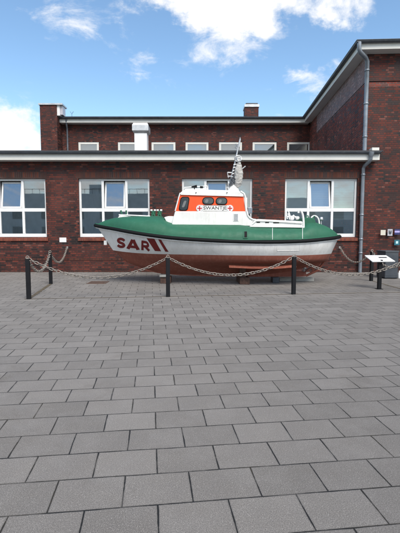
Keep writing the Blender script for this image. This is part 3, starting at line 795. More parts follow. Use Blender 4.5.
def ribbon(pts, wd, n=3):                         # flat stroke with mitred corners in the unit square
    pts = [Vector((*p, 0)) for p in pts]; L_, R_ = [], []
    for i, p in enumerate(pts):
        d0 = (p-pts[i-1]).normalized() if i else None; d1 = (pts[i+1]-p).normalized() if i < len(pts)-1 else None
        if d0 is None: nrm_ = Vector((-d1.y, d1.x, 0)); k_m = 1
        elif d1 is None: nrm_ = Vector((-d0.y, d0.x, 0)); k_m = 1
        else:
            t = (d0+d1).normalized(); nrm_ = Vector((-t.y, t.x, 0)); k_m = 1/max(.45, nrm_.dot(Vector((-d0.y, d0.x, 0))))
        L_.append(p+nrm_*wd/2*k_m); R_.append(p-nrm_*wd/2*k_m)
    bm = bmesh.new()
    for i in range(len(pts)-1):
        g = [[bm.verts.new(L_[i].lerp(L_[i+1], u/n).lerp(R_[i].lerp(R_[i+1], u/n), v/n)) for v in range(n+1)] for u in range(n+1)]
        for u in range(n):
            for v in range(n): bm.faces.new((g[u][v], g[u+1][v], g[u+1][v+1], g[u][v+1]))
    return bm
def arc(cx_, cy_, rx, ry, a0, a1, n=7): return [(cx_+rx*math.cos(rad(a0+(a1-a0)*k/n)), cy_+ry*math.sin(rad(a0+(a1-a0)*k/n))) for k in range(n+1)]
W_ = .265
LET = [(((116.4, 247.3), (125.2, 248.5), (126.0, 238.7), (117.2, 237.1)), [arc(.5, .7, .36, .185, 15, 270, 9)[:-1] + [(.5, .5)] + arc(.5, .3, .36, .185, 90, -165, 9)[1:]]),
       (((126.6, 248.7), (139.6, 250.0), (138.6, 240.2), (127.6, 238.9)), [[(.10, 0), (.47, .985)], [(.90, 0), (.53, .985)], [(.22, .26), (.78, .26)]]),
       (((141.3, 250.1), (150.6, 250.9), (148.8, 241.6), (141.5, 240.4)), [[(.13, 0), (.13, 1)], [(.13, .885), (.55, .885)] + arc(.58, .66, .26, .225, 80, -80, 6) + [(.5, .435), (.13, .435)], [(.45, .44), (.86, 0)]])]
for q, strokes in LET:
    cs_ = [hx(*p) for p in q]; big = None
    mbl = MB()
    for si, st in enumerate(strokes):
        bm = ribbon(st, W_)
        (ax_, az_), (bx_, bz_), (cx2, cz2), (dx_, dz_) = cs_
        vs_ = []
        bm.verts.index_update()
        for v in bm.verts:
            u, t = v.co.x, v.co.y
            x = (ax_*(1-u)+bx_*u)*(1-t)+(dx_*(1-u)+cx2*u)*t; z = (az_*(1-u)+bz_*u)*(1-t)+(dz_*(1-u)+cz2*u)*t
            vs_.append(Vector((x, (onhull(x, z) or YC-1.1)-.0012*si, z)))
        mbl.poly(vs_, [tuple(v.index for v in f.verts) for f in bm.faces]); bm.free()
    obj('letter', mbl, M['b_dkred'], boat)
for q in (((155, 251), (161.2, 251.3), (154.4, 238.9), (146.6, 238.2)), ((165.4, 251.7), (168.6, 251.9), (161.2, 239.8), (158.2, 239.4))):
    decal('stripe', unitquad(), [hx(*p) for p in q], M['b_dkred'], boat, lambda x, z: onhull(x, z))
# shallow fairing panel on the white side
pn = MB(); cs = [hx(277, 250.7), hx(299.5, 250.5), hx(299.5, 243.8), hx(277, 244.4)]
for a, b in zip(cs, cs[1:]+cs[:1]):
    L_ = [Vector((a[0]+(b[0]-a[0])*t/6, 0, a[1]+(b[1]-a[1])*t/6)) for t in range(7)]
    for p in L_: p.y = onhull(p.x, p.z, 0) or YC-1.1
    pn.tube(L_, .008, 5)
obj('panel_rim', pn, M['b_white'], boat)
# small things on the green side
def ongreen(x, z, off=.01):
    hit, n, _, _ = GT.ray_cast(Vector((x, 5, z)), Vector((0, 1, 0)))
    return hit.y-off if hit is not None else YC-1.1
def gx(x, y):
    Y = YC-1.1
    for _ in range(5): p = P(x, y, Y); Y = ongreen(p.x, p.z, 0)
    return XZ(x, y, Y)
decal('exhaust_frame', unitquad(4), [gx(*p) for p in ((243.2, 238.2), (247.8, 238.2), (247.8, 230.6), (243.2, 230.6))], M['b_green'], boat, lambda x, z: ongreen(x, z, .02))
decal('exhaust_slot', unitquad(4), [gx(*p) for p in ((244.2, 237.3), (246.9, 237.3), (246.9, 231.4), (244.2, 231.4))], M['b_black'], boat, lambda x, z: ongreen(x, z, .024))
for x0 in (272.4, 302.4):
    ln = MB(); pts = []
    for t in range(9):
        y = 227.5 + 12.5*t/8; q = gx(x0, y); pts.append(Vector((q[0], ongreen(q[0], q[1], .008), q[1])))
    ln.tube(pts, .007, 5); obj('grab_line', ln, M['b_white'], boat)
li = MB(); pts = []
for t in range(12):
    x = 205 + (301-205)*t/11; q = gx(x, 239.3 + .6*math.sin(t*.28)); pts.append(Vector((q[0], ongreen(q[0], q[1], .01)-.008, q[1])))
li.tube(pts, .009, 6); obj('grab_line', li, M['b_green'], boat)

# white coaming / deck house base
YN = 11.72; YO = 2*YC - YN
def slab(name, pts, mat, yn=YN, bevel=.02, parent=None, segs=3):
    q = [XZ(x, y, yn) for x, y in pts]; m_ = MB(); m_.prism(q, yn, 2*YC-yn); return obj(name, m_, mat, parent or boat, bevel=bevel, segs=segs)
slab('coaming', [(164, 217.3), (168, 216.2), (176, 216.2), (176, 228), (170, 228), (167, 223)], M['b_white'], 11.9)
house = slab('deck_house', [(171.5, 226), (172.6, 221), (175.0, 211.2), (246.2, 211.4), (248, 215), (251, 218.4), (253.5, 226)], M['b_white'], 11.78)
orange = slab('cabin_band', [(175.2, 211.4), (179.9, 194.5), (243.4, 196.3), (245.4, 211.6)], M['b_orange'], 11.80, .012)
roof = slab('cabin_roof', [(179.7, 194.6), (180.6, 192.3), (183.5, 190.2), (190, 189.2), (236, 190.4), (241, 191.6), (243.6, 194), (244.2, 196.5)], M['b_white'], 11.77, .03)
tr_ = MB(); q = [XZ(x, y, 11.765) for x, y in ((181, 193.9), (243, 195.7), (243.2, 196.5), (180.9, 194.8))]; tr_.prism(q, 11.765, 11.79); obj('roof_rail', tr_, M['b_white'], boat)
# white corner frames of the cabin
for s in (-1, 1):
    yy = YC + s*(YC-11.78)
    def V(x, y): p = P(x, y, 11.78); return Vector((p.x, yy, p.z))
    cf = MB(); cf.tube([V(240.5, 191.3), V(244, 193.6), V(245.3, 197), V(245.4, 205), V(246.6, 211), V(247.8, 215.5), V(250, 218.2), V(253, 219.6), V(256, 220)], .026, 8); obj('corner_frame', cf, M['b_white'], boat)
    cf = MB(); cf.tube([V(180.2, 192.8), V(178.9, 197), V(175.2, 211)], .018, 8); obj('corner_frame', cf, M['b_white'], boat)
# rear bulkhead door shows as a darker recess behind the frame
rb = MB(); rb.box((XZ(244, 200, 11.9)[0], 11.95, XZ(244, 218, 11.9)[1]), (XZ(247.3, 200, 11.9)[0], 13.05, XZ(244, 197.5, 11.9)[1])); obj('rear_bulkhead', rb, M['b_white'], boat)
gb = MB(); a_ = P(247.5, 213.5, 11.9); gb.box((a_.x, 11.85, a_.z), (a_.x+.13, 12.05, a_.z+.17)); obj('switch_box', gb, M['zinc'], boat, bevel=.01)

def rounded(w_, h_, r_, skew=0, n=5):
    pts = []
    for cx_, cy_, a0 in ((w_/2-r_, h_/2-r_, 0), (-w_/2+r_, h_/2-r_, 90), (-w_/2+r_, -h_/2+r_, 180), (w_/2-r_, -h_/2+r_, 270)):
        for k in range(n+1):
            a = rad(a0+90*k/n); x, z = cx_+r_*math.cos(a), cy_+r_*math.sin(a); pts.append((x+skew*z, z))
    return pts
def cab_window(x0, y0, x1, y1, r_, skew=0):
    yf = 11.80; a = XZ(x0, y1, yf); b = XZ(x1, y0, yf); cx_, cz_ = (a[0]+b[0])/2, (a[1]+b[1])/2; w_, h_ = b[0]-a[0], b[1]-a[1]
    for s in (-1, 1):
        ya, yb = (yf-.018, yf+.01) if s < 0 else (2*YC-yf-.01, 2*YC-yf+.018)
        m_ = MB(); m_.prism([(cx_+x, cz_+z) for x, z in rounded(w_, h_, r_, skew)], ya, yb); wn_ = obj('cabin_window', m_, M['b_black'], boat, bevel=.006)
        m_ = MB(); ya2, yb2 = (yf-.021, yf-.019) if s < 0 else (2*YC-yf+.019, 2*YC-yf+.021)
        m_.prism([(cx_+x, cz_+z) for x, z in rounded(w_-.05, h_-.05, r_*.8, skew)], ya2, yb2); obj('pane', m_, M['b_glass'], wn_)
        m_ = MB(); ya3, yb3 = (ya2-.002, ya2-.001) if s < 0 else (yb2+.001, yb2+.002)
        m_.prism([(cx_+x*.55+(w_*.13 if w_ > h_ else 0)*(-1), cz_+z*.6-h_*.02) for x, z in rounded(w_*.5, h_*.8, min(r_*.8, w_*.24), skew+.25)], ya3, yb3); obj('painted_sheen', m_, M['b_sheen'], wn_)  # pale reflection painted as a thin plate over the glass
cab_window(179.6, 196.8, 188.8, 210.8, .075, .16)
cab_window(202.3, 197.2, 214.2, 204.7, .1)
cab_window(215.6, 197.4, 227.4, 204.9, .1)
# front windows of the cabin
fa, fb = P(175.2, 211.4, 11.80), P(179.9, 194.5, 11.80)
for yy in (11.98, 12.54):
    fw_ = MB(); n_ = Vector((-(fb.z-fa.z), 0, fb.x-fa.x)).normalized()
    a = fa.lerp(fb, .25)+n_*.004; b = fa.lerp(fb, .88)+n_*.004
    fw_.face([(a.x, yy, a.z), (b.x, yy, b.z), (b.x, yy+.48, b.z), (a.x, yy+.48, a.z)]); obj('cabin_window', fw_, M['b_glass'], boat)
# name board with roundels
yb_ = 11.79
nb_ = MB(); nb_.prism([XZ(x, y, yb_) for x, y in ((199, 205), (230.5, 205.2), (230.5, 211.6), (199, 211.4))], yb_-.001, yb_+.01); board = obj('name_board', nb_, M['b_white'], boat)
def text_flat(body, x0, y0, x1, y1, Y, mat, parent, bold=.01, name='lettering'):
    bm = text_mesh(body, bold); a = XZ(x0, y1, Y); b = XZ(x1, y0, Y)
    return decal(name, bm, ((a[0], a[1]), (b[0], a[1]), (b[0], b[1]), (a[0], b[1])), mat, parent, lambda x, z: Y)
for xr in (199.6, 229.9):
    c0 = XZ(xr, 208.3, yb_); rr = XZ(xr+3.5, 208.3, yb_)[0]-c0[0]
    m_ = MB(); m_.prism([(c0[0]+rr*math.cos(2*math.pi*k/32), c0[1]+rr*math.sin(2*math.pi*k/32)) for k in range(32)], yb_-.004, yb_+.01); rn = obj('roundel', m_, M['b_white'], boat)
    def cross(w0, w1, Ln, fl, Y, mat):           # a cross with arms flaring to their ends
        m_ = MB()
        for q in range(4):
            a = q*math.pi/2; R_ = lambda x, z: (c0[0]+x*math.cos(a)-z*math.sin(a), c0[1]+x*math.sin(a)+z*math.cos(a))
            pts = [R_(0, -w0), R_(w0, -w0), R_(Ln, -w1), R_(Ln, w1), R_(w0, w0), R_(0, w0)]
            m_.face([Vector((p[0], Y, p[1])) for p in pts])
        return obj('cross', m_, mat, rn)
    m_ = MB(); N_ = 32
    for k in range(N_):
        a, b = 2*math.pi*k/N_, 2*math.pi*(k+1)/N_
        m_.face([Vector((c0[0]+q*rr*math.cos(t), yb_-.0055, c0[1]+q*rr*math.sin(t))) for q, t in ((.9, a), (1, a), (1, b), (.9, b))])
    obj('roundel_ring', m_, M['plaque_grey'], rn)
    cross(rr*.15, rr*.25, rr*.68, 0, yb_-.0065, M['plaque_grey']); cross(rr*.11, rr*.2, rr*.62, 0, yb_-.0085, M['b_cross'])
text_flat('SWANTJE', 203.4, 206.2, 226.6, 210.7, yb_-.004, M['b_text'], board, .004)
for yy in (205.3, 211.2):
    ln_ = MB(); a = XZ(202.8, yy, yb_); b = XZ(227, yy, yb_); ln_.box((a[0], yb_-.004, a[1]-.005), (b[0], yb_-.002, a[1]+.005)); obj('board_line', ln_, M['b_text'], board)
# vent louvre on the house
yv_ = 11.78; a = XZ(233.2, 221.2, yv_); b = XZ(238.6, 213.4, yv_)
vf = MB(); vf.box((a[0], yv_-.012, a[1]), (b[0], yv_+.01, b[1])); vo = obj('vent', vf, M['b_white'], boat, bevel=.004)
vf = MB()
for k in range(6): z = a[1]+.02+(b[1]-a[1]-.04)*k/5.5; vf.box((a[0]+.02, yv_-.018, z), (b[0]-.02, yv_-.013, z+.014))
obj('louvre', vf, M['zinc'], vo)
# rivets/seam lines on house
# roof gear
slab('roof_hatch', [(184.5, 190.3), (185, 188.4), (206, 188.6), (206.5, 190.4)], M['b_white'], 12.15, .012)
for yy in (12.2, 12.8):
    rg = MB(); rg.tube([P(184, 189.3, 12.2)*1 + Vector((0, yy-12.2, 0)), P(184.5, 187.4, 12.2)+Vector((0, yy-12.2, 0)), P(207, 186.0, 12.2)+Vector((0, yy-12.2, 0)), P(208, 189.5, 12.2)+Vector((0, yy-12.2, 0))], .014, 6)
    obj('roof_handrail', rg, M['b_white'], boat)
hn = MB(); a = P(191.5, 187.0, 12.15); b = P(197, 186.3, 12.15)
hn.tube([a, b], [.02, .045], 12); hn.tube([P(200, 187.2, 12.2), P(203, 187.2, 12.2)], .035, 10); hn.tube([P(194.5, 187, 12.15), P(194.5, 189.5, 12.15)], .014, 6)
obj('horn', hn, M['b_black'], boat)
for x in (196, 227): 
    kn = MB(); p = P(x, 192.6, 11.76); kn.lathe([(.0, 0), (.014, 0), (.014, .02), (0, .02)], p, 8, M=Matrix.Rotation(rad(90), 4, 'X'))
    obj('deck_light', kn, M['b_black'], boat)

# folded mast with wrapped canvas
YM = 12.3
mt = MB(); mt.lathe([(.17, -.06), (.15, .02), (.07, .13), (.05, .2)], P(233.5, 189.4, YM), 14)
mo = obj('mast', mt, M['b_white'], boat)
m_ = MB(); m_.tube([P(229.5, 187.5, YM), P(232.0, 175, YM), P(235.0, 163, YM), P(237.2, 152, YM), P(239.6, 140, YM), P(240.2, 137.2, YM)], [.03, .028, .026, .02, .014, .006], 8)
m_.tube([P(236.2, 190, YM), P(236.4, 183, YM), P(237.5, 172, YM), P(238.5, 160, YM)], .03, 8)
m_.tube([P(238.8, 147, YM), P(240.3, 138.6, YM)], [.03, .018], 8)
obj('mast_pole', m_, M['steel'], mo)
m_ = MB()
bx = [((237, 187.8), .03), ((237.4, 186.2), .09), ((237.8, 183.5), .135), ((238.2, 179), .148), ((238.5, 174), .145), ((238.7, 169.5), .13), ((239, 166), .10), ((239.1, 163.4), .06), ((239.1, 161), .02)]
bq = cr([(*P(*q, YM-.05), r_) for q, r_ in bx], 6); m_.tube([p[:3] for p in bq], [p[3]*random.uniform(.78, .92) for p in bq], 30)
cv = obj('wrapped_dish', m_, M['canvas'], mo)
dm = cv.modifiers.new('folds', 'DISPLACE'); tx = bpy.data.textures.new('folds', 'CLOUDS'); tx.noise_scale = .045; dm.texture = tx; dm.strength = .07
m_ = MB()
cr_ = P(238.2, 158.6, YM-.08)
m_.tube([cr_ + Vector((.10*math.cos(2*math.pi*k/16), .02*math.sin(2*math.pi*k/8), .085*math.sin(2*math.pi*k/16))) for k in range(16)], .017, 6, closed=True)
m_.tube([cr_ + Vector((.05*math.cos(2*math.pi*k/12)+.02, 0, .05*math.sin(2*math.pi*k/12)-.02)) for k in range(12)], .02, 6, closed=True)
m_.tube([P(242.5, 168.6, YM-.1), P(245.4, 166.2, YM-.1)], .02, 6)
for k in range(7): m_.tube([P(230.5+k*.5, 183.5-k*3.1, YM-.06), P(235.6+k*.35, 181.5-k*2.9, YM-.02)], .02, 6)
m_.tube([P(227.5, 172.4, YM), P(232.8, 172.8, YM)], .018, 6); m_.tube([P(227.6, 176.4, YM), P(231.6, 176.2, YM)], .018, 6)
m_.tube([P(227, 187.8, YM-.05), P(233, 180.5, YM-.05)], .02, 6); m_.tube([P(229, 180, YM-.05), P(234, 186.8, YM-.05)], .022, 6)
m_.tube([P(227.4, 172.4, YM), P(228.4, 178, YM)], .012, 6)
obj('mast_fitting', m_, M['steel'], mo)
m_ = MB(); m_.tube([P(234.5, 144.4, YM), P(236.2, 143.9, YM), P(236.5, 146, YM), P(235.2, 147.7, YM), P(236.6, 148.3, YM)], .014, 6); m_.tube([P(236.4, 146, YM), P(238.3, 147, YM)], .01, 6)
obj('mast_light', m_, M['zinc'], mo)
m_ = MB()
for k in range(9): p = P(229.5+k*.9, 184.6-(k % 3)*2.6-k*.5, YM-.1); m_.box((p.x-.03, p.y-.03, p.z-.035), (p.x+.03, p.y+.03, p.z+.035))
obj('block_and_cleat', m_, M['anthracite'], mo)

# engine casing with slots and rails
ec = slab('engine_casing', [(249, 227.5), (250.5, 225.6), (255.3, 219.6), (258, 219.1), (301, 221.2), (303.8, 222.2), (303.8, 227.8)], M['b_white'], 11.72, .015)
lip = slab('casing_lip', [(250.4, 225.6), (303.9, 226.9), (303.9, 227.8), (250.2, 227)], M['b_white'], 11.69, .008)
for x0, x1, y in ((256.5, 260, 222.3), (265.2, 269, 222.5), (273.2, 279, 222.8)):
    a = XZ(x0, y+.45, 11.715); b = XZ(x1, y-.5, 11.715); m_ = MB(); m_.box((a[0], 11.712, a[1]), (b[0], 11.73, b[1])); obj('casing_slot', m_, M['b_black'], ec)
for s in (-1, 1):
    m_ = MB(); yy = 11.70 if s < 0 else 2*YC-11.70
    def V(x, y): p = P(x, y, 11.70); return Vector((p.x, yy, p.z))
    m_.tube([V(252, 224.6), V(256, 221), V(270, 221.2), V(302, 223.4)], .012, 6)
    obj('casing_rail', m_, M['b_white'], boat)
def hoop(pts, Y, r_=.026):
    m_ = MB(); q = cr([tuple(P(x, y, Y)) for x, y in pts], 6); m_.tube(q, r_, 8); return obj('rail_hoop', m_, M['b_white'], boat)
hoop([(290.6, 220), (289.8, 215.5), (288.6, 212), (287, 210.2), (286.2, 212), (287.2, 219)], 12.6, .02)
hoop([(303.6, 228), (303.4, 220), (302.4, 214), (300.6, 210.8), (298.8, 210.6), (298.4, 213)], 11.72, .03)
hoop([(319.2, 223.8), (318.4, 219.5), (316.6, 216.8), (313.8, 216), (311, 217.8)], 12.1, .026)
m_ = MB(); m_.tube([P(287, 216.8, 12.3), P(292, 216.3, 12.3), P(299, 217.3, 12.3)], .02, 6); m_.tube([P(290, 219.6, 12.2), P(293.5, 215.2, 12.2), P(297, 219.6, 12.2)], .022, 6)
m_.lathe([(.0, -.03), (.06, -.03), (.06, .03), (0, .03)], P(292, 218.3, 12.1), 14, M=Matrix.Rotation(rad(90), 4, 'X')); m_.lathe([(.0, -.03), (.05, -.03), (.05, .03), (0, .03)], P(297.5, 218, 12.1), 14, M=Matrix.Rotation(rad(90), 4, 'X'))
m_.tube([P(288, 213.2, 12.3), P(289.6, 219.5, 12.3)], .018, 6)
obj('winch', m_, M['b_white'], boat)
hb_ = slab('stern_hatch', [(303.8, 221.8), (304.6, 217.9), (307.5, 217.4), (314.6, 218.4), (315.8, 222), (316, 224.4), (303.8, 224.4)], M['b_green'], 11.95, .02)
m_ = MB(); m_.tube([P(305.5, 217.8, 12), P(305.8, 215.8, 12), P(308, 215.8, 12), P(308.4, 217.8, 12)], .018, 6); obj('hatch_handle', m_, M['b_green'], boat); m_ = MB(); m_.tube([P(313, 218.5, 12), P(314.5, 215.9, 12)], .022, 6); obj('hatch_handle', m_, M['b_green'], boat)
m_ = MB(); m_.lathe([(.0, -.04), (.055, -.04), (.06, 0), (.05, .06), (0, .07)], P(321.2, 219.2, 12.8), 12); m_.tube([P(321.2, 219.5, 12.8), P(321.2, 225, 12.8)], .018, 6); obj('stern_light', m_, M['steel'], boat)
# bow fittings
m_ = MB(); q = [XZ(x, y, 12.2) for x, y in ((150, 219.4), (150.2, 215.9), (161.8, 216.1), (162.2, 219.2))]; m_.prism(q, 12.2, 12.8); ob_ = obj('mooring_plate', m_, M['b_green'], boat, bevel=.01)
for x in (153.4, 159.6):
    m_ = MB(); m_.tube([P(x-1.3, 215.9, 12.35), P(x+1.1, 211.0, 12.35)], .034, 8); m_.tube([P(x+1.3, 215.9, 12.35), P(x-1.2, 211.2, 12.35)], .034, 8)
    m_.tube([P(x-2.4, 213.6, 12.35), P(x+2.4, 213.2, 12.35)], .02, 8)
    obj('mooring_bitt', m_, M['b_green'], boat)
for x in (151.6, 155, 157.8, 161.2): m_ = MB(); m_.tube([P(x-1, 210.4, 12.35), P(x+1, 210.4, 12.35)], .03, 8); obj('bitt_cap', m_, M['b_white'], boat)
m_ = MB(); m_.tube([P(122.4, 217, YC), P(121.8, 213.5, YC), P(120.8, 210.4, YC)], .028, 8); obj('bow_fairlead', m_, M['b_green'], boat); m_ = MB(); m_.tube([P(125.6, 216.6, YC), P(126.4, 213, YC), P(126.2, 210.4, YC)], .024, 8); obj('bow_fairlead', m_, M['b_green'], boat)
m_ = MB(); m_.tube([P(119, 215.0, 12.35), P(128, 215.3, 12.3), P(140, 215.8, 12.25), P(150, 216.3, 12.2)], .022, 8)
for x in (121, 130, 140, 148): m_.tube([P(x, 215.2, 12.3), P(x, 217.8, 12.3)], .014, 6)
obj('toe_rail', m_, M['b_white'], boat)
m_ = MB(); m_.prism([XZ(x, y, 12.3) for x, y in ((118, 217.6), (119.5, 215.6), (150, 216.6), (150, 218.4))], 12.3, 12.7); obj('foredeck_pad', m_, M['b_white'], boat)
m_ = MB(); p = P(104.6, 243.2, YC-.02); m_.box((p.x-.02, YC-.045, p.z-.06), (p.x+.07, YC+.045, p.z+.08)); obj('towing_eye', m_, M['b_white'], boat, bevel=.015)
# railing on top of stern dome seam lines
# ------------------------------------------------------------------ supports
def block(name, label, cat, x0, x1, y0, y1, z0, z1, mat, bev=.012, rot=0):
    cx_, cy_ = (x0+x1)/2, (y0+y1)/2; m_ = MB()
    R_ = Matrix.Translation((cx_, cy_, 0)) @ Matrix.Rotation(rad(rot), 4, 'Z')
    m_.box((x0-cx_, y0-cy_, z0), (x1-cx_, y1-cy_, z1), M=R_)
    return tag(obj(name, m_, mat, loc=(cx_, cy_, z0), bevel=bev), label, cat)
zk = P(243, 276.6, YC).z
a = P(239.6, 280, 12.0).x; b = P(249.6, 280, 12.0).x
block('timber_block', 'lower brown timber block under the middle of the boat keel', 'block', a, b, 12.02, 13.0, 0, .21, M['wood'], rot=1)
block('timber_block', 'upper shorter timber block wedged between lower block and boat bottom', 'block', a+.02, b-.1, 12.05, 12.42, .213, .47, M['wood'], rot=-2)
a = P(160.5, 280, 12.3).x; b = P(167.5, 280, 12.3).x; zk2 = P(165, 273.9, YC).z
block('keel_block', 'dark block under the front of the keel behind the middle post', 'block', a, b+.1, 12.25, 12.75, 0, zk2-.07, M['wood'])
block('keel_wedge', 'small pale wedge on top of the dark front keel block', 'wedge', a-.02, b-.02, 12.2, 12.8, zk2-.068, zk2-.004, M['concrete'])
a = P(279.5, 280, 12.8).x; b = P(314, 280, 12.8).x
block('concrete_beam', 'long pale concrete beam lying on the ground beneath the stern', 'beam', a, b, 12.8, 12.95, 0, .12, M['concrete'])
a = P(272.5, 280, 12.4).x; b = P(279, 280, 12.4).x
block('keel_block', 'dark squat block on the ground left of the pale concrete beam', 'block', a, b, 12.35, 12.75, 0, zk-.003, M['anthracite'])
# drain grate
dr = MB(); a = gp = (P(88.5, 240, 12.6).x); 
gx0, gx1 = P(88.5, 283, 12.4).x, P(107, 283, 12.4).x
dr.box((gx0, 12.15, .001), (gx0+.04, 12.75, .014)); dr.box((gx1-.04, 12.15, .001), (gx1, 12.75, .014)); dr.box((gx0+.04, 12.15, .001), (gx1-.04, 12.19, .014)); dr.box((gx0+.04, 12.71, .001), (gx1-.04, 12.75, .014))
for k in range(9): x = gx0+.06+k*(gx1-gx0-.14)/8.5; dr.box((x, 12.19, .001), (x+.03, 12.71, .013))
tag(obj('drain_cover', dr, M['rust'], loc=((gx0+gx1)/2, 12.45, 0)), 'rusty flat drain cover set in the paving left of the bow', 'drain cover')

# ------------------------------------------------------------------ bollards and chains
BH = .93
m0 = MB(); s = .046; m0.box((-s, -s, 0), (s, s, BH-.02)); bol = obj('bollard', m0, M['black'], bevel=.008)
capm = MB(); capm.box((-s-.004, -s-.004, BH-.019), (s+.004, s+.004, BH)); obj('cap', capm, M['black'], bol, bevel=.004)
rg_ = MB(); rg_.tube([(.035*math.cos(2*math.pi*k/14), 0, BH+.03+.035*math.sin(2*math.pi*k/14)) for k in range(14)], .009, 6, closed=True); obj('ring', rg_, M['chain'], bol)
spots = [(A, 'black post at the left front corner of the chain fence'), (B_, 'black post in front of the white hull, standing below the painted stripes'), (Cc, 'black post in front of the stern, right of the timber block'),
         (D, 'black post at the right front corner beyond the information board'), (E_, 'black post at the left rear corner of the chain fence'), (F_, 'black post right behind the information board')]
for i, ((x, y), lab) in enumerate(spots):
    o = bol if i == 0 else copy_tree(bol)
    o.location = (x, y, 0); o.rotation_euler.z = rad(6.8 + random.uniform(-3, 3)); tag(o, lab, 'bollard', 'black posts carrying the chain fence')
def chain(a, b, sag, label, group='chains slung between the black posts'):
    a, b = Vector(a), Vector(b); pts = []
    N_ = 200
    for i in range(N_+1):
        t = i/N_; p = a.lerp(b, t); p.z -= sag*4*t*(1-t); pts.append(p)
    m_ = MB(); step = .076; acc = 0; last = pts[0]; k = 0; pos = [pts[0]]
    for p in pts[1:]:
        d = (p-last).length; acc += d; last = p
        if acc >= step: pos.append(p); acc = 0
    for i in range(len(pos)-1):
        c_ = (pos[i]+pos[i+1])/2; t = (pos[i+1]-pos[i]).normalized(); up = Vector((0, 0, 1)); sdv = t.cross(up).normalized(); up = sdv.cross(t)
        ang = (math.pi/4 if i % 2 else -math.pi/4) + random.uniform(-.25, .25)
        wv = sdv*math.cos(ang)+up*math.sin(ang)
        path = []
        for q in range(12):
            th = 2*math.pi*q/12; path.append(c_ + t*(.034*math.cos(th) + (.018 if math.cos(th) > 0 else -.018)) + wv*.031*math.sin(th))
        m_.tube(path, .0095, 5, closed=True)
    o = obj('chain', m_, M['chain'], loc=tuple((a+b)/2)); return tag(o, label, 'chain', group)
def top(p, dx=0, dy=0): return (p[0]+dx, p[1]+dy, BH+.01)
chain(top(A), top(B_), .46, 'front chain sagging from the left corner post to the post before the bow')
chain(top(B_), top(Cc), .44, 'front chain sagging below the boat between the two middle posts')
chain(top(Cc), top(D), .47, 'front chain passing before the information board on the right')
chain(top(A), top(E_), .42, 'short side chain joining the two left corner posts')
chain(top(D), top(F_), .4, 'short side chain behind the information board at the right')
h1 = P(67, 247.5, YW-.05); h2 = P(340, 247.5, YW-.05)
chain(top(E_), tuple(h1), .42, 'chain from the left rear post back to the brick wall')
chain(top(F_), tuple(h2), .45, 'chain from the right rear post back to the brick wall under the window')
for h, lab in ((h1, 'small wall hook holding the left chain under the white plate'), (h2, 'small wall hook holding the right chain below the right window')):
    m_ = MB(); m_.box((h.x-.03, YW-.012, h.z-.04), (h.x+.03, YW-.003, h.z+.04)); m_.tube([(h.x, YW-.008, h.z), (h.x, YW-.05, h.z), (h.x, YW-.06, h.z+.03)], .01, 6)
    tag(obj('wall_hook', m_, M['steel'], loc=(h.x, YW, h.z)), lab, 'hook')

# ------------------------------------------------------------------ information board
ib = thing('information_board', 'white slanted information board on a black post at the right end of the chain', 'sign', (4.86, 11.05, 0))
c4 = [P(364.6, 255.2, 11.30), P(386, 255.2, 11.30), P(395.2, 261.2, 10.90), P(372.4, 261.4, 10.90)]
nrm4 = (c4[1]-c4[0]).cross(c4[3]-c4[0]).normalized()
if nrm4.z < 0: nrm4 = -nrm4
m_ = MB(); m_.poly(c4 + [p - nrm4*.022 for p in c4], [(3, 2, 1, 0), (4, 5, 6, 7), (0, 1, 5, 4), (1, 2, 6, 5), (2, 3, 7, 6), (3, 0, 4, 7)])
pnl = obj('panel', m_, M['sign_white'], ib, bevel=.003)
def onp(u, v, h=.0015): return c4[0].lerp(c4[1], u).lerp(c4[3].lerp(c4[2], u), v) + nrm4*h
m_ = MB()
m_.face([onp(.5, .3), onp(.5, .46), onp(.88, .46), onp(.88, .3)])
obj('heading', m_, M['b_text'], pnl)
m_ = MB()
for k in range(4): m_.face([onp(.12, .56+k*.09, .0018), onp(.12, .58+k*.09, .0018), onp(.78-.13*(k % 2), .58+k*.09, .0018), onp(.78-.13*(k % 2), .56+k*.09, .0018)])
obj('caption', m_, M['plaque_grey'], pnl)
m_ = MB(); m_.box((4.815, 11.00, .012), (4.905, 11.09, .80)); obj('post', m_, M['black'], ib, bevel=.006)
m_ = MB(); m_.box((4.78, 10.96, .001), (4.94, 11.13, .011)); obj('foot_plate', m_, M['black'], ib)
m_ = MB(); m_.box((4.84, 10.92, .775), (4.88, 11.2, .80)); obj('bracket', m_, M['black'], ib)

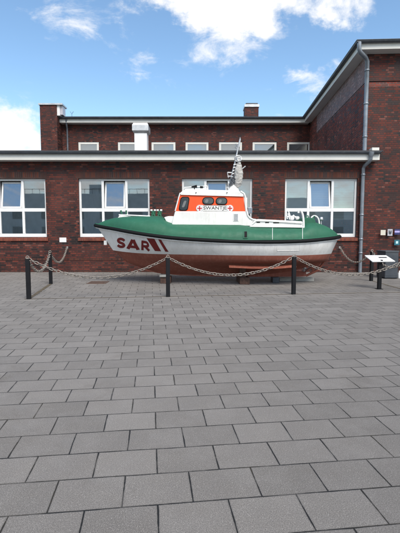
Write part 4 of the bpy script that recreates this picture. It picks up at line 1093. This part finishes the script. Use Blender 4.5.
# ------------------------------------------------------------------ bin, bottle, wall plates
x0 = P(384.6, 278, 13.5).x; x1 = P(397.6, 278, 13.5).x
lb = thing('litter_bin', 'square anthracite metal litter bin against the brick wall at right', 'bin', ((x0+x1)/2, 13.75, 0))
m_ = MB(); m_.box((x0, 13.5, .03), (x1, 14.15, .87)); bd = obj('body', m_, M['anthracite'], lb, bevel=.012)
m_ = MB(); m_.box((x0-.012, 13.488, .874), (x1+.012, 14.162, .925)); obj('lid', m_, M['anthracite'], lb, bevel=.012)
m_ = MB(); m_.box((x0+.02, 13.52, .001), (x1-.02, 14.13, .03)); obj('plinth', m_, M['black'], lb)
m_ = MB(); m_.box((x0+.02, 13.494, .1), (x1-.02, 13.499, .8)); obj('door', m_, M['anthracite'], lb, bevel=.003)
m_ = MB(); q = P(399.0, 279, 13.6); m_.lathe([(0, 0), (.045, 0), (.048, .02), (.048, .17), (.02, .22), (.02, .26), (0, .265)], (q.x, 13.6, .001), 14)
tag(obj('plastic_bottle', m_, M['sign_white'], loc=(q.x, 13.6, 0)), 'small white bottle standing beside the dark litter bin', 'bottle')
def plate(name, label, cat, x0, y0, x1, y1, mat, marks=(), th=.015, yw=YW-.03):
    a = XZ(x0, y1, yw); b = XZ(x1, y0, yw); m_ = MB(); m_.box((a[0], yw-th, a[1]), (b[0], YW-.002 if yw > YW-.1 else yw, b[1]))
    o = tag(obj(name, m_, M[mat], loc=((a[0]+b[0])/2, yw, (a[1]+b[1])/2), bevel=.002), label, cat)
    for k, (nm, pts, mt_) in enumerate(marks):
        m_ = MB(); m_.face([Vector((a[0]+(b[0]-a[0])*u, yw-th-.0015*(k+1), a[1]+(b[1]-a[1])*v)) for u, v in pts]); obj(nm, m_, M[mt_], o)
    return o
YP = YW-.16   # the tall wing wall comes slightly forward to the right
plate('wall_plate', 'small blank white plate on the brick between the two left windows', 'plate', 59.7, 237.6, 66.4, 242.2, 'white', yw=YW-.004, th=.012)
plate('wall_plaque', 'blank cream plaque, leftmost of the small plaques on the right wall', 'plaque', 380.3, 230.0, 385.4, 235.2, 'cream', yw=YP)
plate('wall_plaque', 'grey plaque with a dark emblem beside the cream plaque', 'plaque', 387.2, 229.1, 392.4, 235.8, 'plaque_grey',
      [('emblem', [(.22, .8), (.22, .35), (.5, .15), (.78, .35), (.78, .8), (.62, .8), (.5, .5), (.38, .8)], 'anthracite')], yw=YP)
plate('wall_plaque', 'dark blue plaque with a lilac stripe at the right edge', 'plaque', 394.2, 229.2, 399.6, 234.6, 'plaque_blue', [('stripe', [(.02, .38), (.98, .38), (.98, .72), (.02, .72)], 'lilac')], yw=YP)
plate('wall_plaque', 'teal plaque with a pale square hanging below the other plaques', 'plaque', 393.9, 239.8, 399.4, 245.2, 'teal', [('pale_square', [(.3, .3), (.72, .3), (.72, .76), (.3, .76)], 'glassblock')], yw=YP)
